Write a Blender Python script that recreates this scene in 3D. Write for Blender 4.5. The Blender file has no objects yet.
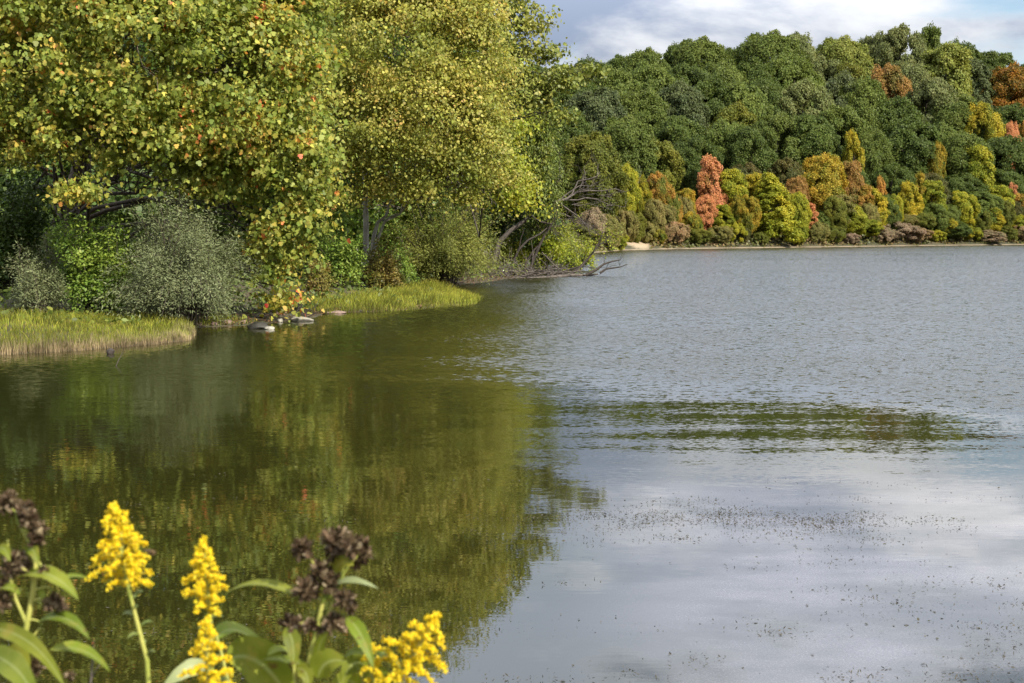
import bpy, math, random
import numpy as np

rng = np.random.default_rng(11)
random.seed(5)
scene = bpy.context.scene
COL = scene.collection

# ------------------------------------------------------------------ camera maths
F, CX, CY, HY, CAMH = 1407.0, 512.0, 341.5, 230.0, 3.0
T = math.atan((CY - HY) / F)
FW = np.array([0, math.cos(T), -math.sin(T)])
UP = np.array([0, math.sin(T), math.cos(T)])


def ray(px, py):
    return FW + np.array([1.0, 0, 0]) * (px - CX) / F + UP * (CY - py) / F


def at(px, py, Y):
    d = ray(px, py)
    return np.array([0, 0, CAMH]) + d * (Y / d[1])


def on_water(px, py):
    d = ray(px, py)
    s = -CAMH / d[2]
    return (d[0] * s, d[1] * s)


def nrm(v):
    v = np.asarray(v, float)
    return v / np.maximum(np.linalg.norm(v, axis=-1, keepdims=True), 1e-9)


def smooth(a, b, x):
    t = np.clip((x - a) / (b - a), 0, 1)
    return t * t * (3 - 2 * t)


# ------------------------------------------------------------------ scene graph helpers
def tag(o, label=None, cat=None, group=None, kind=None):
    if label: o['label'] = label
    if cat: o['category'] = cat
    if group: o['group'] = group
    if kind: o['kind'] = kind
    return o


def thing(name, label, cat, loc=(0, 0, 0), group=None):
    o = bpy.data.objects.new(name, None)
    COL.objects.link(o)
    o.location = [float(c) for c in loc]
    o.empty_display_size = 0.3
    return tag(o, label, cat, group)


class MB:
    """collects vertices and faces of one mesh, in world coordinates"""
    def __init__(s):
        s.v, s.f, s.n, s.r, s.h, s.m = [], [], 0, [], [], []

    def add(s, v, f, rnd=0.5, h=0.5, mat=0):
        v = np.asarray(v, float).reshape(-1, 3)
        f = np.asarray(f, int)
        s.v.append(v)
        s.f.append(f + s.n)
        s.r.append(np.broadcast_to(np.asarray(rnd, float), (len(v),)))
        s.h.append(np.broadcast_to(np.asarray(h, float), (len(v),)))
        s.m.append(np.full(len(f), mat, np.int32))
        s.n += len(v)

    def mesh(s, name, mats, origin=(0, 0, 0), smooth_shade=False):
        me = bpy.data.meshes.new(name)
        v = np.concatenate(s.v) - np.asarray(origin, float)
        me.vertices.add(len(v))
        me.vertices.foreach_set('co', v.astype(np.float32).ravel())
        idx = np.concatenate([f.ravel() for f in s.f])
        tot = np.concatenate([np.full(len(f), f.shape[1]) for f in s.f])
        st = np.concatenate([[0], np.cumsum(tot)[:-1]])
        me.loops.add(len(idx))
        me.loops.foreach_set('vertex_index', idx.astype(np.int32))
        me.polygons.add(len(tot))
        me.polygons.foreach_set('loop_start', st.astype(np.int32))
        me.polygons.foreach_set('material_index', np.concatenate(s.m))
        if smooth_shade:
            me.polygons.foreach_set('use_smooth', np.ones(len(tot), bool))
        for nm, arr in (('rnd', s.r), ('hgt', s.h)):
            a = me.attributes.new(nm, 'FLOAT', 'POINT')
            a.data.foreach_set('value', np.concatenate(arr).astype(np.float32))
        for m in (mats if isinstance(mats, (list, tuple)) else [mats]):
            me.materials.append(m)
        me.update(calc_edges=True)
        me.validate()
        return me

    def build(s, name, mats, parent=None, smooth_shade=False, origin=None):
        if origin is None:
            origin = parent.location if parent is not None else (0, 0, 0)
        me = s.mesh(name, mats, origin, smooth_shade)
        o = bpy.data.objects.new(name, me)
        COL.objects.link(o)
        if parent is not None:
            o.parent = parent
        else:
            o.location = [float(c) for c in origin]
        return o


def tube(mb, pts, rad, sides=6, rnd=0.5, mat=0, cap=True):
    pts = np.asarray(pts, float)
    n = len(pts)
    rad = np.broadcast_to(np.asarray(rad, float), (n,))
    tg = nrm(np.gradient(pts, axis=0))
    ref = np.array([0.3, 0.2, 1.0]) if abs(tg[0][2]) < 0.85 else np.array([1.0, 0.2, 0.1])
    a = nrm(np.cross(tg, ref))
    b = np.cross(tg, a)
    an = np.arange(sides) * 2 * math.pi / sides
    ring = a[:, None, :] * np.cos(an)[None, :, None] + b[:, None, :] * np.sin(an)[None, :, None]
    v = (pts[:, None, :] + ring * rad[:, None, None]).reshape(-1, 3)
    i = np.arange(n - 1)[:, None] * sides
    j = np.arange(sides)[None, :]
    k = (j + 1) % sides
    q = np.stack([i + j, i + k, i + sides + k, i + sides + j], -1).reshape(-1, 4)
    hh = np.repeat(np.linspace(0, 1, n), sides)
    mb.add(v, q, rnd, hh, mat)
    if cap:
        mb.add(v[-sides:], np.arange(sides)[None, :], rnd, 1.0, mat)


def curve(p0, p1, sag=0.0, wob=0.0, n=6, r=None):
    r = r or rng
    t = np.linspace(0, 1, n)[:, None]
    p = np.asarray(p0) * (1 - t) + np.asarray(p1) * t
    L = np.linalg.norm(np.asarray(p1) - np.asarray(p0))
    p[:, 2] += (4 * t * (1 - t))[:, 0] * sag
    w = r.normal(0, wob * L, (n, 3))
    w[0] = 0
    w[-1] = 0
    return p + w


# leaf outlines (x across, y along, z curl), unit length
SYC = np.array([[0, 0, 0], [.34, .04, .04], [.54, .34, .10], [.30, .48, .02], [.34, .78, .08], [0, 1.02, .04],
                [-.34, .78, .08], [-.30, .48, .02], [-.54, .34, .10], [-.34, .04, .04]])
WIDE = np.array([[0, 0, 0], [.44, .18, .08], [.40, .62, .03], [0, 1, .06], [-.40, .62, .03], [-.44, .18, .08]])
OVAL = np.array([[0, 0, 0], [.24, .25, .05], [.26, .6, .05], [0, 1, 0], [-.26, .6, .05], [-.24, .25, .05]])
NARROW = np.array([[0, 0, 0], [.12, .35, .02], [.10, .7, .02], [0, 1, -.06], [-.10, .7, .02], [-.12, .35, .02]])
CLUMP = np.array([[-.35, -.3, 0], [.15, -.5, .1], [.5, -.05, -.05], [.2, .5, .1], [-.25, .42, -.08], [-.5, .1, .06]])


def leaves(mb, P, N, size, tmpl, rnd, tang=None, h=0.5, mat=0, r=None):
    r = r or rng
    n = len(P)
    N = nrm(N)
    if tang is None:
        tang = r.normal(0, 1, (n, 3))
    t = nrm(tang - (tang * N).sum(1, keepdims=True) * N)
    b = np.cross(N, t)
    s = np.broadcast_to(np.asarray(size, float), (n,))[:, None, None]
    k = len(tmpl)
    v = P[:, None, :] + s * (b[:, None, :] * tmpl[None, :, 0:1] + t[:, None, :] * tmpl[None, :, 1:2] + N[:, None, :] * tmpl[None, :, 2:3])
    f = np.arange(n * k).reshape(n, k)
    hh = np.repeat(np.broadcast_to(np.asarray(h, float), (n,)), k)
    mb.add(v.reshape(-1, 3), f, np.repeat(np.broadcast_to(rnd, (n,)), k), hh, mat)


# ------------------------------------------------------------------ materials
class NT:
    def __init__(s, name):
        s.m = bpy.data.materials.new(name)
        s.m.use_nodes = True
        s.t = s.m.node_tree
        s.t.nodes.clear()
        s.out = s.t.nodes.new('ShaderNodeOutputMaterial')

    def n(s, typ, **kw):
        nd = s.t.nodes.new(typ)
        for k, v in kw.items():
            setattr(nd, k, v)
        return nd

    def l(s, a, b):
        s.t.links.new(a, b)

    def val(s, sock, x):
        if hasattr(x, 'node'):
            s.l(x, sock)
        else:
            sock.default_value = x

    def math(s, op, a, b=0.0, c=None, clamp=False):
        nd = s.n('ShaderNodeMath', operation=op, use_clamp=clamp)
        s.val(nd.inputs[0], a)
        s.val(nd.inputs[1], b)
        if c is not None:
            s.val(nd.inputs[2], c)
        return nd.outputs[0]

    def vmath(s, op, a, b=(0, 0, 0)):
        nd = s.n('ShaderNodeVectorMath', operation=op)
        s.val(nd.inputs[0], a)
        if op == 'SCALE':
            s.val(nd.inputs['Scale'], b)
        else:
            s.val(nd.inputs[1], b)
        return nd.outputs[0]

    def noise(s, vec, scale, detail=3, rough=.55, out='Fac', dist=0.0):
        nd = s.n('ShaderNodeTexNoise')
        s.l(vec, nd.inputs['Vector'])
        nd.inputs['Scale'].default_value = scale
        nd.inputs['Detail'].default_value = detail
        nd.inputs['Roughness'].default_value = rough
        nd.inputs['Distortion'].default_value = dist
        return nd.outputs[out]

    def ramp(s, fac, stops, interp='LINEAR'):
        nd = s.n('ShaderNodeValToRGB')
        nd.color_ramp.interpolation = interp
        el = nd.color_ramp.elements
        while len(el) < len(stops):
            el.new(0.5)
        for e, (p, c) in zip(el, stops):
            e.position = p
            e.color = (*c, 1) if len(c) == 3 else c
        s.l(fac, nd.inputs[0])
        return nd.outputs[0]

    def mix(s, fac, a, b, mode='MIX'):
        nd = s.n('ShaderNodeMix', data_type='RGBA', blend_type=mode)
        s.val(nd.inputs[0], fac)
        for sock, x in ((nd.inputs[6], a), (nd.inputs[7], b)):
            if isinstance(x, tuple):
                x = (*x, 1) if len(x) == 3 else x
            s.val(sock, x)
        return nd.outputs[2]

    def maprange(s, x, a, b, c=0.0, d=1.0, sm=True):
        nd = s.n('ShaderNodeMapRange', interpolation_type='SMOOTHSTEP' if sm else 'LINEAR')
        s.val(nd.inputs[0], x)
        for i, v in enumerate((a, b, c, d)):
            nd.inputs[i + 1].default_value = v
        return nd.outputs[0]

    def attr(s, name):
        return s.n('ShaderNodeAttribute', attribute_name=name).outputs['Fac']


def leaf_mat(name, stops, noise_scale=0.35, noise_amt=0.5, trans=0.35, vary=0.55, spec=0.35, objvar=0.0, rib=False):
    """leaf colour = ramp over (per-leaf random mixed with a slow 3-D noise); two-sided with light passing through"""
    t = NT(name)
    co = t.n('ShaderNodeTexCoord').outputs['Object']
    oi = t.n('ShaderNodeObjectInfo')
    sh = t.n('ShaderNodeCombineXYZ')
    t.l(t.math('MULTIPLY', oi.outputs['Random'], 40.0), sh.inputs[0])
    co = t.vmath('ADD', co, sh.outputs[0])
    nz = t.maprange(t.noise(co, noise_scale, 3), 0.3, 0.7, 0, 1, False)
    rn = t.attr('rnd')
    f = t.math('ADD', t.math('MULTIPLY', nz, noise_amt), t.math('MULTIPLY', rn, 1 - noise_amt), clamp=True)
    c = t.ramp(f, stops)
    r2 = t.math('FRACT', t.math('MULTIPLY', rn, 37.7))
    v = t.math('ADD', t.math('MULTIPLY', r2, vary), 1 - vary * .5)
    if objvar:
        v = t.math('MULTIPLY', v, t.math('ADD', t.math('MULTIPLY', oi.outputs['Random'], objvar), 1 - objvar / 2))
    hsv = t.n('ShaderNodeHueSaturation')
    t.l(c, hsv.inputs['Color'])
    t.l(v, hsv.inputs['Value'])
    t.l(t.math('ADD', t.math('MULTIPLY', t.math('FRACT', t.math('MULTIPLY', rn, 91.3)), 0.03), 0.485), hsv.inputs['Hue'])
    c = hsv.outputs[0]
    if rib:
        c = t.mix(t.maprange(t.attr('hgt'), .16, .02, 0, .55), c, (.38, .42, .16))
        spots = t.maprange(t.noise(co, 55, 4, .6), .63, .70)
        c = t.mix(t.math('MULTIPLY', spots, .8), c, (.12, .07, .02))
        c = t.mix(t.math('MULTIPLY', t.maprange(t.noise(co, 22, 4, .6), .55, .72), .6), c, (.33, .26, .05))
    p = t.n('ShaderNodeBsdfPrincipled')
    t.l(c, p.inputs['Base Color'])
    p.inputs['Roughness'].default_value = 0.5
    p.inputs['Specular IOR Level'].default_value = spec
    tr = t.n('ShaderNodeBsdfTranslucent')
    t.l(t.mix(0.5, c, (1.25, 1.15, .5), 'MULTIPLY'), tr.inputs[0])
    mx = t.n('ShaderNodeMixShader')
    mx.inputs[0].default_value = trans
    t.l(p.outputs[0], mx.inputs[1])
    t.l(tr.outputs[0], mx.inputs[2])
    t.l(mx.outputs[0], t.out.inputs[0])
    return t.m


def solid_mat(name, a, b, scale=6.0, rough=.8, bump=0.3, stretch=(1, 1, 1), spec=.3):
    t = NT(name)
    co = t.n('ShaderNodeTexCoord').outputs['Object']
    co = t.vmath('MULTIPLY', co, stretch)
    nz = t.noise(co, scale, 6, .65)
    c = t.mix(t.maprange(nz, .35, .65, 0, 1, False), a, b)
    p = t.n('ShaderNodeBsdfPrincipled')
    t.l(c, p.inputs['Base Color'])
    p.inputs['Roughness'].default_value = rough
    p.inputs['Specular IOR Level'].default_value = spec
    bp = t.n('ShaderNodeBump')
    bp.inputs['Strength'].default_value = bump
    t.l(nz, bp.inputs['Height'])
    t.l(bp.outputs[0], p.inputs['Normal'])
    t.l(p.outputs[0], t.out.inputs[0])
    return t.m


# ------------------------------------------------------------------ lake outline and ground
near_bank = [(200, -60), (60, 3.5), (20, 4.8), (0, 5.2), (-5, 5.5), (-9, 7), (-14, 13), (-18, 22), (-19, 29)]
left_px = [(-70, 361), (0, 355), (60, 352), (100, 349), (150, 345), (186, 341), (194, 334), (188, 328), (215, 327), (250, 325.5),
           (285, 322), (316, 318), (328, 313), (370, 312), (420, 309), (466, 304.5), (474, 300), (462, 293), (405, 290),
           (430, 287), (480, 283), (505, 279.5), (535, 276), (552, 271), (549, 266), (552, 261), (565, 256.5), (590, 253),
           (620, 250.6), (660, 249.3), (700, 248.6), (760, 248.0), (800, 247.5), (850, 246.8), (900, 246.1), (960, 245.4), (1024, 244.7)]
shore = [on_water(*p) for p in left_px]
LAKE = np.array(near_bank + shore + [(145, 297), (220, 300), (400, 280), (600, 180), (650, 0), (500, -100)])


def lake_dist(x, y):
    """distance to the shoreline, negative inside the lake"""
    P = np.stack([x, y], -1)
    best = np.full(x.shape, 1e9)
    inside = np.zeros(x.shape, bool)
    n = len(LAKE)
    for i in range(n):
        a, b = LAKE[i], LAKE[(i + 1) % n]
        ab = b - a
        t = np.clip(((P - a) @ ab) / (ab @ ab), 0, 1)
        best = np.minimum(best, np.linalg.norm(P - (a + t[..., None] * ab), axis=-1))
        c = ((a[1] > y) != (b[1] > y)) & (x < (b[0] - a[0]) * (y - a[1]) / (b[1] - a[1] + 1e-12) + a[0])
        inside ^= c
    return np.where(inside, -best, best)


def wob(x, y, s, seed):
    r = np.random.default_rng(seed)
    o = np.zeros_like(x)
    for k in range(7):
        a = r.uniform(0, 6.28)
        q = s * r.uniform(.5, 1.8)
        o += np.sin((x * math.cos(a) + y * math.sin(a)) * q + r.uniform(0, 6.28))
    return o / 2.6


def ground(x, y):
    x = np.asarray(x, float)
    y = np.asarray(y, float)
    d = lake_dist(x, y)
    near = np.interp(d, [-3, 0, 1, 6, 20, 60, 200, 3000], [-.7, 0, .10, .45, 1.6, 4, 9, 12])
    far = np.interp(d, [-5, 0, 2, 12, 32, 60, 100, 145, 200, 400, 3000], [-1, 0, 1, 3.5, 8.5, 15, 25, 36, 41, 44, 44])
    bank = np.interp(d, [-3, 0, 2, 4, 7, 40, 3000], [-.8, 0, .7, 1.15, 1.4, 2.2, 6])
    w = smooth(115, 190, y)
    z = near * (1 - w) + far * w
    wb = 1 - smooth(6, 16, y)
    z = z * (1 - wb) + bank * wb
    amp = np.clip(d / 25, 0, 1)
    return z + amp * (wob(x, y, .05, 3) * 1.2 * w + wob(x, y, .5, 4) * .12) + np.clip(d / 3, 0, 1) * wob(x, y, 2.2, 9) * .03


def g1(x, y):
    return float(ground(np.array([x]), np.array([y]))[0])


def axis(lo, hi, fine_lo, fine_hi, step, grow=1.14, mx=120):
    mid = list(np.arange(fine_lo, fine_hi + 1e-6, step))
    s, x = step, fine_hi
    up = []
    while x < hi:
        s = min(s * grow, mx)
        x += s
        up.append(x)
    s, x = step, fine_lo
    dn = []
    while x > lo:
        s = min(s * grow, mx)
        x -= s
        dn.append(x)
    return np.array(dn[::-1] + mid + up)


gx = axis(-3000, 3000, -22, 22, .55, 1.05)
gx = np.unique(np.concatenate([gx, np.arange(22, 135, 3.0)]))
gy = axis(-400, 4000, 0, 112, .55, 1.04)
GX, GY = np.meshgrid(gx, gy)
GZ = ground(GX, GY)
mb = MB()
nx, ny = len(gx), len(gy)
ii = (np.arange(ny - 1)[:, None] * nx + np.arange(nx - 1)[None, :]).ravel()
mb.add(np.stack([GX, GY, GZ], -1), np.stack([ii, ii + 1, ii + nx + 1, ii + nx], -1))

t = NT('ground_soil')
pos = t.n('ShaderNodeNewGeometry').outputs['Position']
n1 = t.noise(pos, .35, 6, .65)
n2 = t.noise(pos, 3.0, 6, .7)
c = t.mix(t.maprange(n1, .4, .6), (.045, .040, .018), (.075, .055, .028))
c = t.mix(t.maprange(n2, .45, .65), c, (.055, .065, .02))


def patch(px, py, Y, rx, ry, rz):
    p = at(px, py, Y)
    d = t.vmath('SUBTRACT', pos, tuple(p))
    d = t.vmath('DIVIDE', d, (rx, ry, rz))
    ln = t.n('ShaderNodeVectorMath', operation='LENGTH')
    t.l(d, ln.inputs[0])
    return t.maprange(t.math('ADD', ln.outputs['Value'], t.math('MULTIPLY', n2, .9)), 1.5, 1.1)


sand = patch(634, 241, 224, 2.8, 10, 1.7)
sand = t.math('MAXIMUM', sand, patch(886, 212, 277, 4.0, 12, 3.0))
sand = t.math('MAXIMUM', sand, t.math('MULTIPLY', patch(900, 228, 272, 8, 10, 4), .6))
zz = t.n('ShaderNodeSeparateXYZ')
t.l(pos, zz.inputs[0])
beach = t.math('MULTIPLY', t.maprange(zz.outputs[2], .22, .08), t.maprange(zz.outputs[1], 150, 200))
sand = t.math('MAXIMUM', sand, t.math('MULTIPLY', beach, t.maprange(t.noise(pos, .25, 3), .3, .6, .25, 1)))
c = t.mix(sand, c, t.mix(n2, (.17, .13, .085), (.34, .265, .17)))
c = t.mix(patch(634, 241, 221, 3.0, 11, 2.2), c, (.37, .285, .18))
p = t.n('ShaderNodeBsdfPrincipled')
t.l(c, p.inputs['Base Color'])
p.inputs['Roughness'].default_value = .9
bp = t.n('ShaderNodeBump')
bp.inputs['Strength'].default_value = .5
bp.inputs['Distance'].default_value = .1
t.l(n2, bp.inputs['Height'])
t.l(bp.outputs[0], p.inputs['Normal'])
t.l(p.outputs[0], t.out.inputs[0])
tag(mb.build('ground', t.m, smooth_shade=True), kind='structure')

# ------------------------------------------------------------------ water
t = NT('lake_water')
pos = t.n('ShaderNodeNewGeometry').outputs['Position']
sp = t.n('ShaderNodeSeparateXYZ')
t.l(pos, sp.inputs[0])
X, Y = sp.outputs[0], sp.outputs[1]
big = t.noise(pos, .09, 3, .5)
warp = t.math('MULTIPLY', t.math('SUBTRACT', big, .5), 9.0)
streak = t.math('MULTIPLY', t.math('SUBTRACT', t.noise(t.vmath('MULTIPLY', pos, (.10, .55, 1)), 1.0, 4, .6), .5), 14.0)
# breeze: rough water out in the open, calm near the bank and under the trees on the left
rough = t.math('POWER', t.maprange(t.math('ADD', t.math('ADD', Y, t.maprange(X, 5.0, 9.0, 0, 5)), t.math('MULTIPLY', streak, .9)), 22.0, 32.0), 1.3)
shelter = t.math('ADD', X, t.math('MULTIPLY', warp, .35))
shelter = t.math('SUBTRACT', shelter, t.math('MULTIPLY', t.math('SUBTRACT', Y, 24.0), -.045))
shelter = t.maprange(shelter, -4.5, 1.6, .20, 1.0)
rough = t.math('MULTIPLY', rough, shelter)
gust = t.maprange(t.noise(t.vmath('MULTIPLY', pos, (.03, .12, 1)), 1.0, 3, .6), .3, .7, .72, 1.2)
rough = t.math('MULTIPLY', rough, gust)


def slope(mul, scale, detail=2, dist=0.0):
    v = t.vmath('MULTIPLY', pos, mul)
    return t.vmath('SUBTRACT', t.noise(v, scale, detail, .55, 'Color', dist), (.5, .5, .5))


w1 = slope((.8, 1.2, 1), 6.0, 3)       # half-metre wind waves
w2 = slope((1, 1.4, 1), 13.0, 2)         # ripples
w3 = slope((.10, 1.0, 1), 1.4, 3)       # long low swell lines
w4 = slope((1.0, 8.0, 1), 4.0, 2)        # faint calm-water shiver
v = t.vmath('SCALE', w1, t.math('MULTIPLY', rough, 1.0))
v = t.vmath('ADD', v, t.vmath('SCALE', w2, t.math('MULTIPLY', rough, .6)))
mid = t.math('MULTIPLY', t.maprange(Y, 15.0, 20.0), t.maprange(X, -3.0, 1.0, .35, 1.0))
v = t.vmath('ADD', v, t.vmath('SCALE', w3, t.math('ADD', t.math('MULTIPLY', mid, .052), .007)))
v = t.vmath('ADD', v, t.vmath('SCALE', w2, t.math('MULTIPLY', mid, .058)))
v = t.vmath('ADD', v, t.vmath('SCALE', w4, t.math('ADD', t.math('MULTIPLY', t.maprange(Y, 10, 24), .036), .010)))
tb = t.n('ShaderNodeCombineXYZ')     # at a low angle only the wave faces turned towards one are seen
t.l(t.math('MULTIPLY', rough, -.14), tb.inputs[1])
v = t.vmath('ADD', v, tb.outputs[0])
v = t.vmath('ADD', t.vmath('MULTIPLY', v, (1, 1, 0)), (0, 0, 1))
nv = t.vmath('NORMALIZE', v)
p = t.n('ShaderNodeBsdfPrincipled')
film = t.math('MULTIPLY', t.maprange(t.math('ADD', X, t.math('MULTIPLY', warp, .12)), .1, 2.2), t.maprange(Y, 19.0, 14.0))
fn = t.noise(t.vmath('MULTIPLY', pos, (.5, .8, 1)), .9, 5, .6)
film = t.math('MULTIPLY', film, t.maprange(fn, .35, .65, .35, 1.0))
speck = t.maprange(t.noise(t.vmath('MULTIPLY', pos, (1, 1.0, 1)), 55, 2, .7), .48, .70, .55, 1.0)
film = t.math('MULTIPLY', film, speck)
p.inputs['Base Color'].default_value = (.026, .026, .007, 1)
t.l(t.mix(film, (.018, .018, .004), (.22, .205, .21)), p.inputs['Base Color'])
p.inputs['Roughness'].default_value = .006
p.inputs['IOR'].default_value = 1.56
t.l(nv, p.inputs['Normal'])
t.l(p.outputs[0], t.out.inputs[0])
mb = MB()
wx = [-60, 20, 120, 700]
wy = [-120, 0, 110, 330]
for a in range(3):
    for b in range(3):
        mb.add([(wx[a], wy[b], 0), (wx[a + 1], wy[b], 0), (wx[a + 1], wy[b + 1], 0), (wx[a], wy[b + 1], 0)], [[0, 1, 2, 3]])
tag(mb.build('water', t.m), kind='structure')

# ------------------------------------------------------------------ leaf palettes
G = lambda *s: s
MATS = {}
BARK = solid_mat('bark_brown', (.055, .042, .030), (.13, .105, .08), 9, .9, .6, (1, 1, .25))
PALEBARK = solid_mat('bark_pale', (.22, .20, .165), (.42, .39, .33), 5, .85, .4, (1, 1, .3))
DEADWOOD = solid_mat('weathered_wood', (.05, .04, .032), (.155, .13, .11), 7, .9, .5, (1, 1, 1))
DARKWOOD = solid_mat('wet_wood', (.025, .02, .016), (.07, .055, .045), 7, .8, .5)

SYC_GREEN = leaf_mat('sycamore_leaves_green', [(0, (0.112, 0.164, 0.031)), (.35, (0.206, 0.258, 0.043)), (.62, (0.354, 0.369, 0.069)), (.78, (0.594, 0.463, 0.087)),
                                               (.85, (0.816, 0.325, 0.098)), (.915, (0.745, 0.103, 0.069)), (1, (0.670, 0.085, 0.059))], 1.1, .38, .48, .7, .3)
SYC_GOLD = leaf_mat('sycamore_leaves_gold', [(0, (0.121, 0.162, 0.031)), (.3, (0.241, 0.268, 0.048)), (.55, (0.399, 0.389, 0.078)), (.75, (0.542, 0.463, 0.117)),
                                             (.9, (0.631, 0.357, 0.106)), (1, (0.542, 0.162, 0.064))], .55, .42, .48, .8, .3)
YELLOW = leaf_mat('yellowing_leaves', [(0, (0.139, 0.198, 0.018)), (.4, (0.279, 0.324, 0.031)), (.75, (0.450, 0.437, 0.040)), (1, (0.514, 0.397, 0.048))], .4, .55, .4, .5)
LIME = leaf_mat('lime_leaves', [(0, (0.132, 0.193, 0.014)), (.5, (0.277, 0.317, 0.024)), (.9, (0.476, 0.442, 0.030)), (1, (0.555, 0.386, 0.036))], .4, .5, .4, .5)
DARKGREEN = leaf_mat('dark_green_leaves', [(0, (0.042, 0.070, 0.014)), (.5, (0.075, 0.119, 0.022)), (1, (0.135, 0.175, 0.030))], .4, .5, .3, .6)
VINE = leaf_mat('vine_leaves', [(0, (0.076, 0.108, 0.017)), (.5, (0.141, 0.176, 0.025)), (1, (0.281, 0.274, 0.042))], .5, .5, .3, .6)
OLIVETIP = leaf_mat('olive_leaves', [(0, (.11, .135, .024)), (.5, (.21, .235, .04)), (1, (.40, .37, .075))], .5, .5, .35, .6)
GREYWILLOW = leaf_mat('grey_willow_leaves', [(0, (0.107, 0.127, 0.051)), (.5, (0.184, 0.208, 0.096)), (.9, (0.269, 0.290, 0.140)), (1, (0.367, 0.312, 0.116))], .7, .5, .3, .45, .15)
OLIVEWILLOW = leaf_mat('olive_willow_leaves', [(0, (0.137, 0.164, 0.036)), (.5, (0.255, 0.273, 0.065)), (1, (0.437, 0.427, 0.072))], .5, .6, .4, .45, .2)
SHRUBGREEN = leaf_mat('shrub_leaves_green', [(0, (0.083, 0.141, 0.021)), (.5, (0.165, 0.248, 0.034)), (1, (0.281, 0.347, 0.053))], .5, .5, .35, .6)
SHRUBTAN = leaf_mat('shrub_leaves_tan', [(0, (.08, .10, .02)), (.4, (.17, .16, .03)), (.75, (.27, .20, .05)), (1, (.30, .14, .05))], .6, .6, .35, .6)
HERB = leaf_mat('herb_leaves', [(0, (.06, .09, .016)), (.6, (.13, .17, .03)), (1, (.24, .24, .04))], .5, .5, .35, .6)
LITTER = leaf_mat('fallen_leaves', [(0, (.05, .035, .02)), (.5, (.14, .075, .035)), (1, (.30, .17, .10))], .7, .4, .15, .8)

# ------------------------------------------------------------------ near trees on the left bank
SUNW = None


def crown_leaves(mb, lobes, dens, per, sig, lsize, tmpl, r, shell=.30):
    """leaf clumps through the outer volume of several uneven lobes; returns clump centres for the twigs"""
    centres = []
    for (c, rx, ry, rz) in lobes:
        area = 4 * math.pi * ((rx * ry) ** 1.6 / 3 + (rx * rz) ** 1.6 / 3 + (ry * rz) ** 1.6 / 3) ** (1 / 1.6)
        n = max(3, int(area * dens))
        d = nrm(r.normal(0, 1, (n, 3)))
        rad = 1 - shell * r.random(n) ** 1.3 + r.normal(0, .07, n)
        cc = c + d * np.array([rx, ry, rz]) * rad[:, None]
        cnt = np.maximum(4, (per * r.uniform(.45, 1.5, n))).astype(int)
        idx = np.repeat(np.arange(n), cnt)
        m = len(idx)
        s = sig * r.uniform(.6, 1.35, n)[idx][:, None]
        off = r.normal(0, 1, (m, 3)) * s * np.array([1, 1, .62])
        off[:, 2] -= .25 * np.abs(off[:, :2]).sum(1)
        P = cc[idx] + off
        N = d[idx] * .55 + nrm(off) * .35 + np.array([.25, -.25, .4]) * 1.0 + r.normal(0, .8, (m, 3))
        crn = r.random(n)[idx]
        rnd = np.clip(.55 * r.random(m) + .45 * crn, 0, 1)
        tang = nrm(off + d[idx] * .3) + np.array([0, 0, -.7]) + r.normal(0, .4, (m, 3))
        leaves(mb, P, N, lsize * (.5 + .85 * r.random(m) ** 1.3), tmpl, rnd, tang, r=r)
        centres.append(cc)
    return centres


def near_tree(name, label, cat, base, trunk_r, top, lobes_px, Y, dens, per, sig, lsize, tmpl, lmat, bark, seed, group=None, lean=0.02):
    """lobes_px: (px, py, depth offset, r horizontally in px, r vertically in px)"""
    r = np.random.default_rng(seed)
    bx, by = base
    b = np.array([bx, by, g1(bx, by) - .1])
    root = thing(name, label, cat, b, group)
    k = Y / F
    lobes = []
    for (px, py, dy, a, h) in lobes_px:
        c = at(px, py, Y + dy)
        s = (Y + dy) / F
        lobes.append((c, a * s, (a + h) * .5 * s * .95, h * s))
    crown = MB()
    cents = crown_leaves(crown, lobes, dens, per, sig, lsize, tmpl, r)
    wood = MB()
    tp = np.asarray(top, float)
    path = curve(b, tp, 0, lean, 9, r)
    tube(wood, path, trunk_r * np.linspace(1.15, .25, 9) * np.r_[1.25, np.ones(8)], 9)
    for (c, rx, ry, rz), cc in zip(lobes, cents):
        zz = min(max(c[2] - rz * .9 - 1.0, b[2] + 1.5), tp[2])
        tt = np.clip((zz - b[2]) / max(tp[2] - b[2], .1), .15, .97)
        st = np.array([np.interp(tt, np.linspace(0, 1, 9), path[:, i]) for i in range(3)])
        lr = max(.03, trunk_r * .28 * (1 - tt * .6))
        limb = curve(st, c, .4, .035, 7, r)
        tube(wood, limb, np.linspace(lr, lr * .35, 7), 6)
        for q in r.permutation(len(cc))[:min(len(cc), 26)]:
            u = r.uniform(.35, 1)
            s0 = np.array([np.interp(u, np.linspace(0, 1, 7), limb[:, i]) for i in range(3)])
            tube(wood, curve(s0, cc[q], .1, .05, 5, r), np.linspace(lr * .3, .008, 5), 4, cap=False)
    wood.build('trunk', bark, root, True)
    crown.build('crown', lmat, root)
    return root


P3 = lambda px, py, Y: at(px, py, Y)


def bpos(px, Y):
    return ((px - CX) / F * Y, Y)


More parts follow.
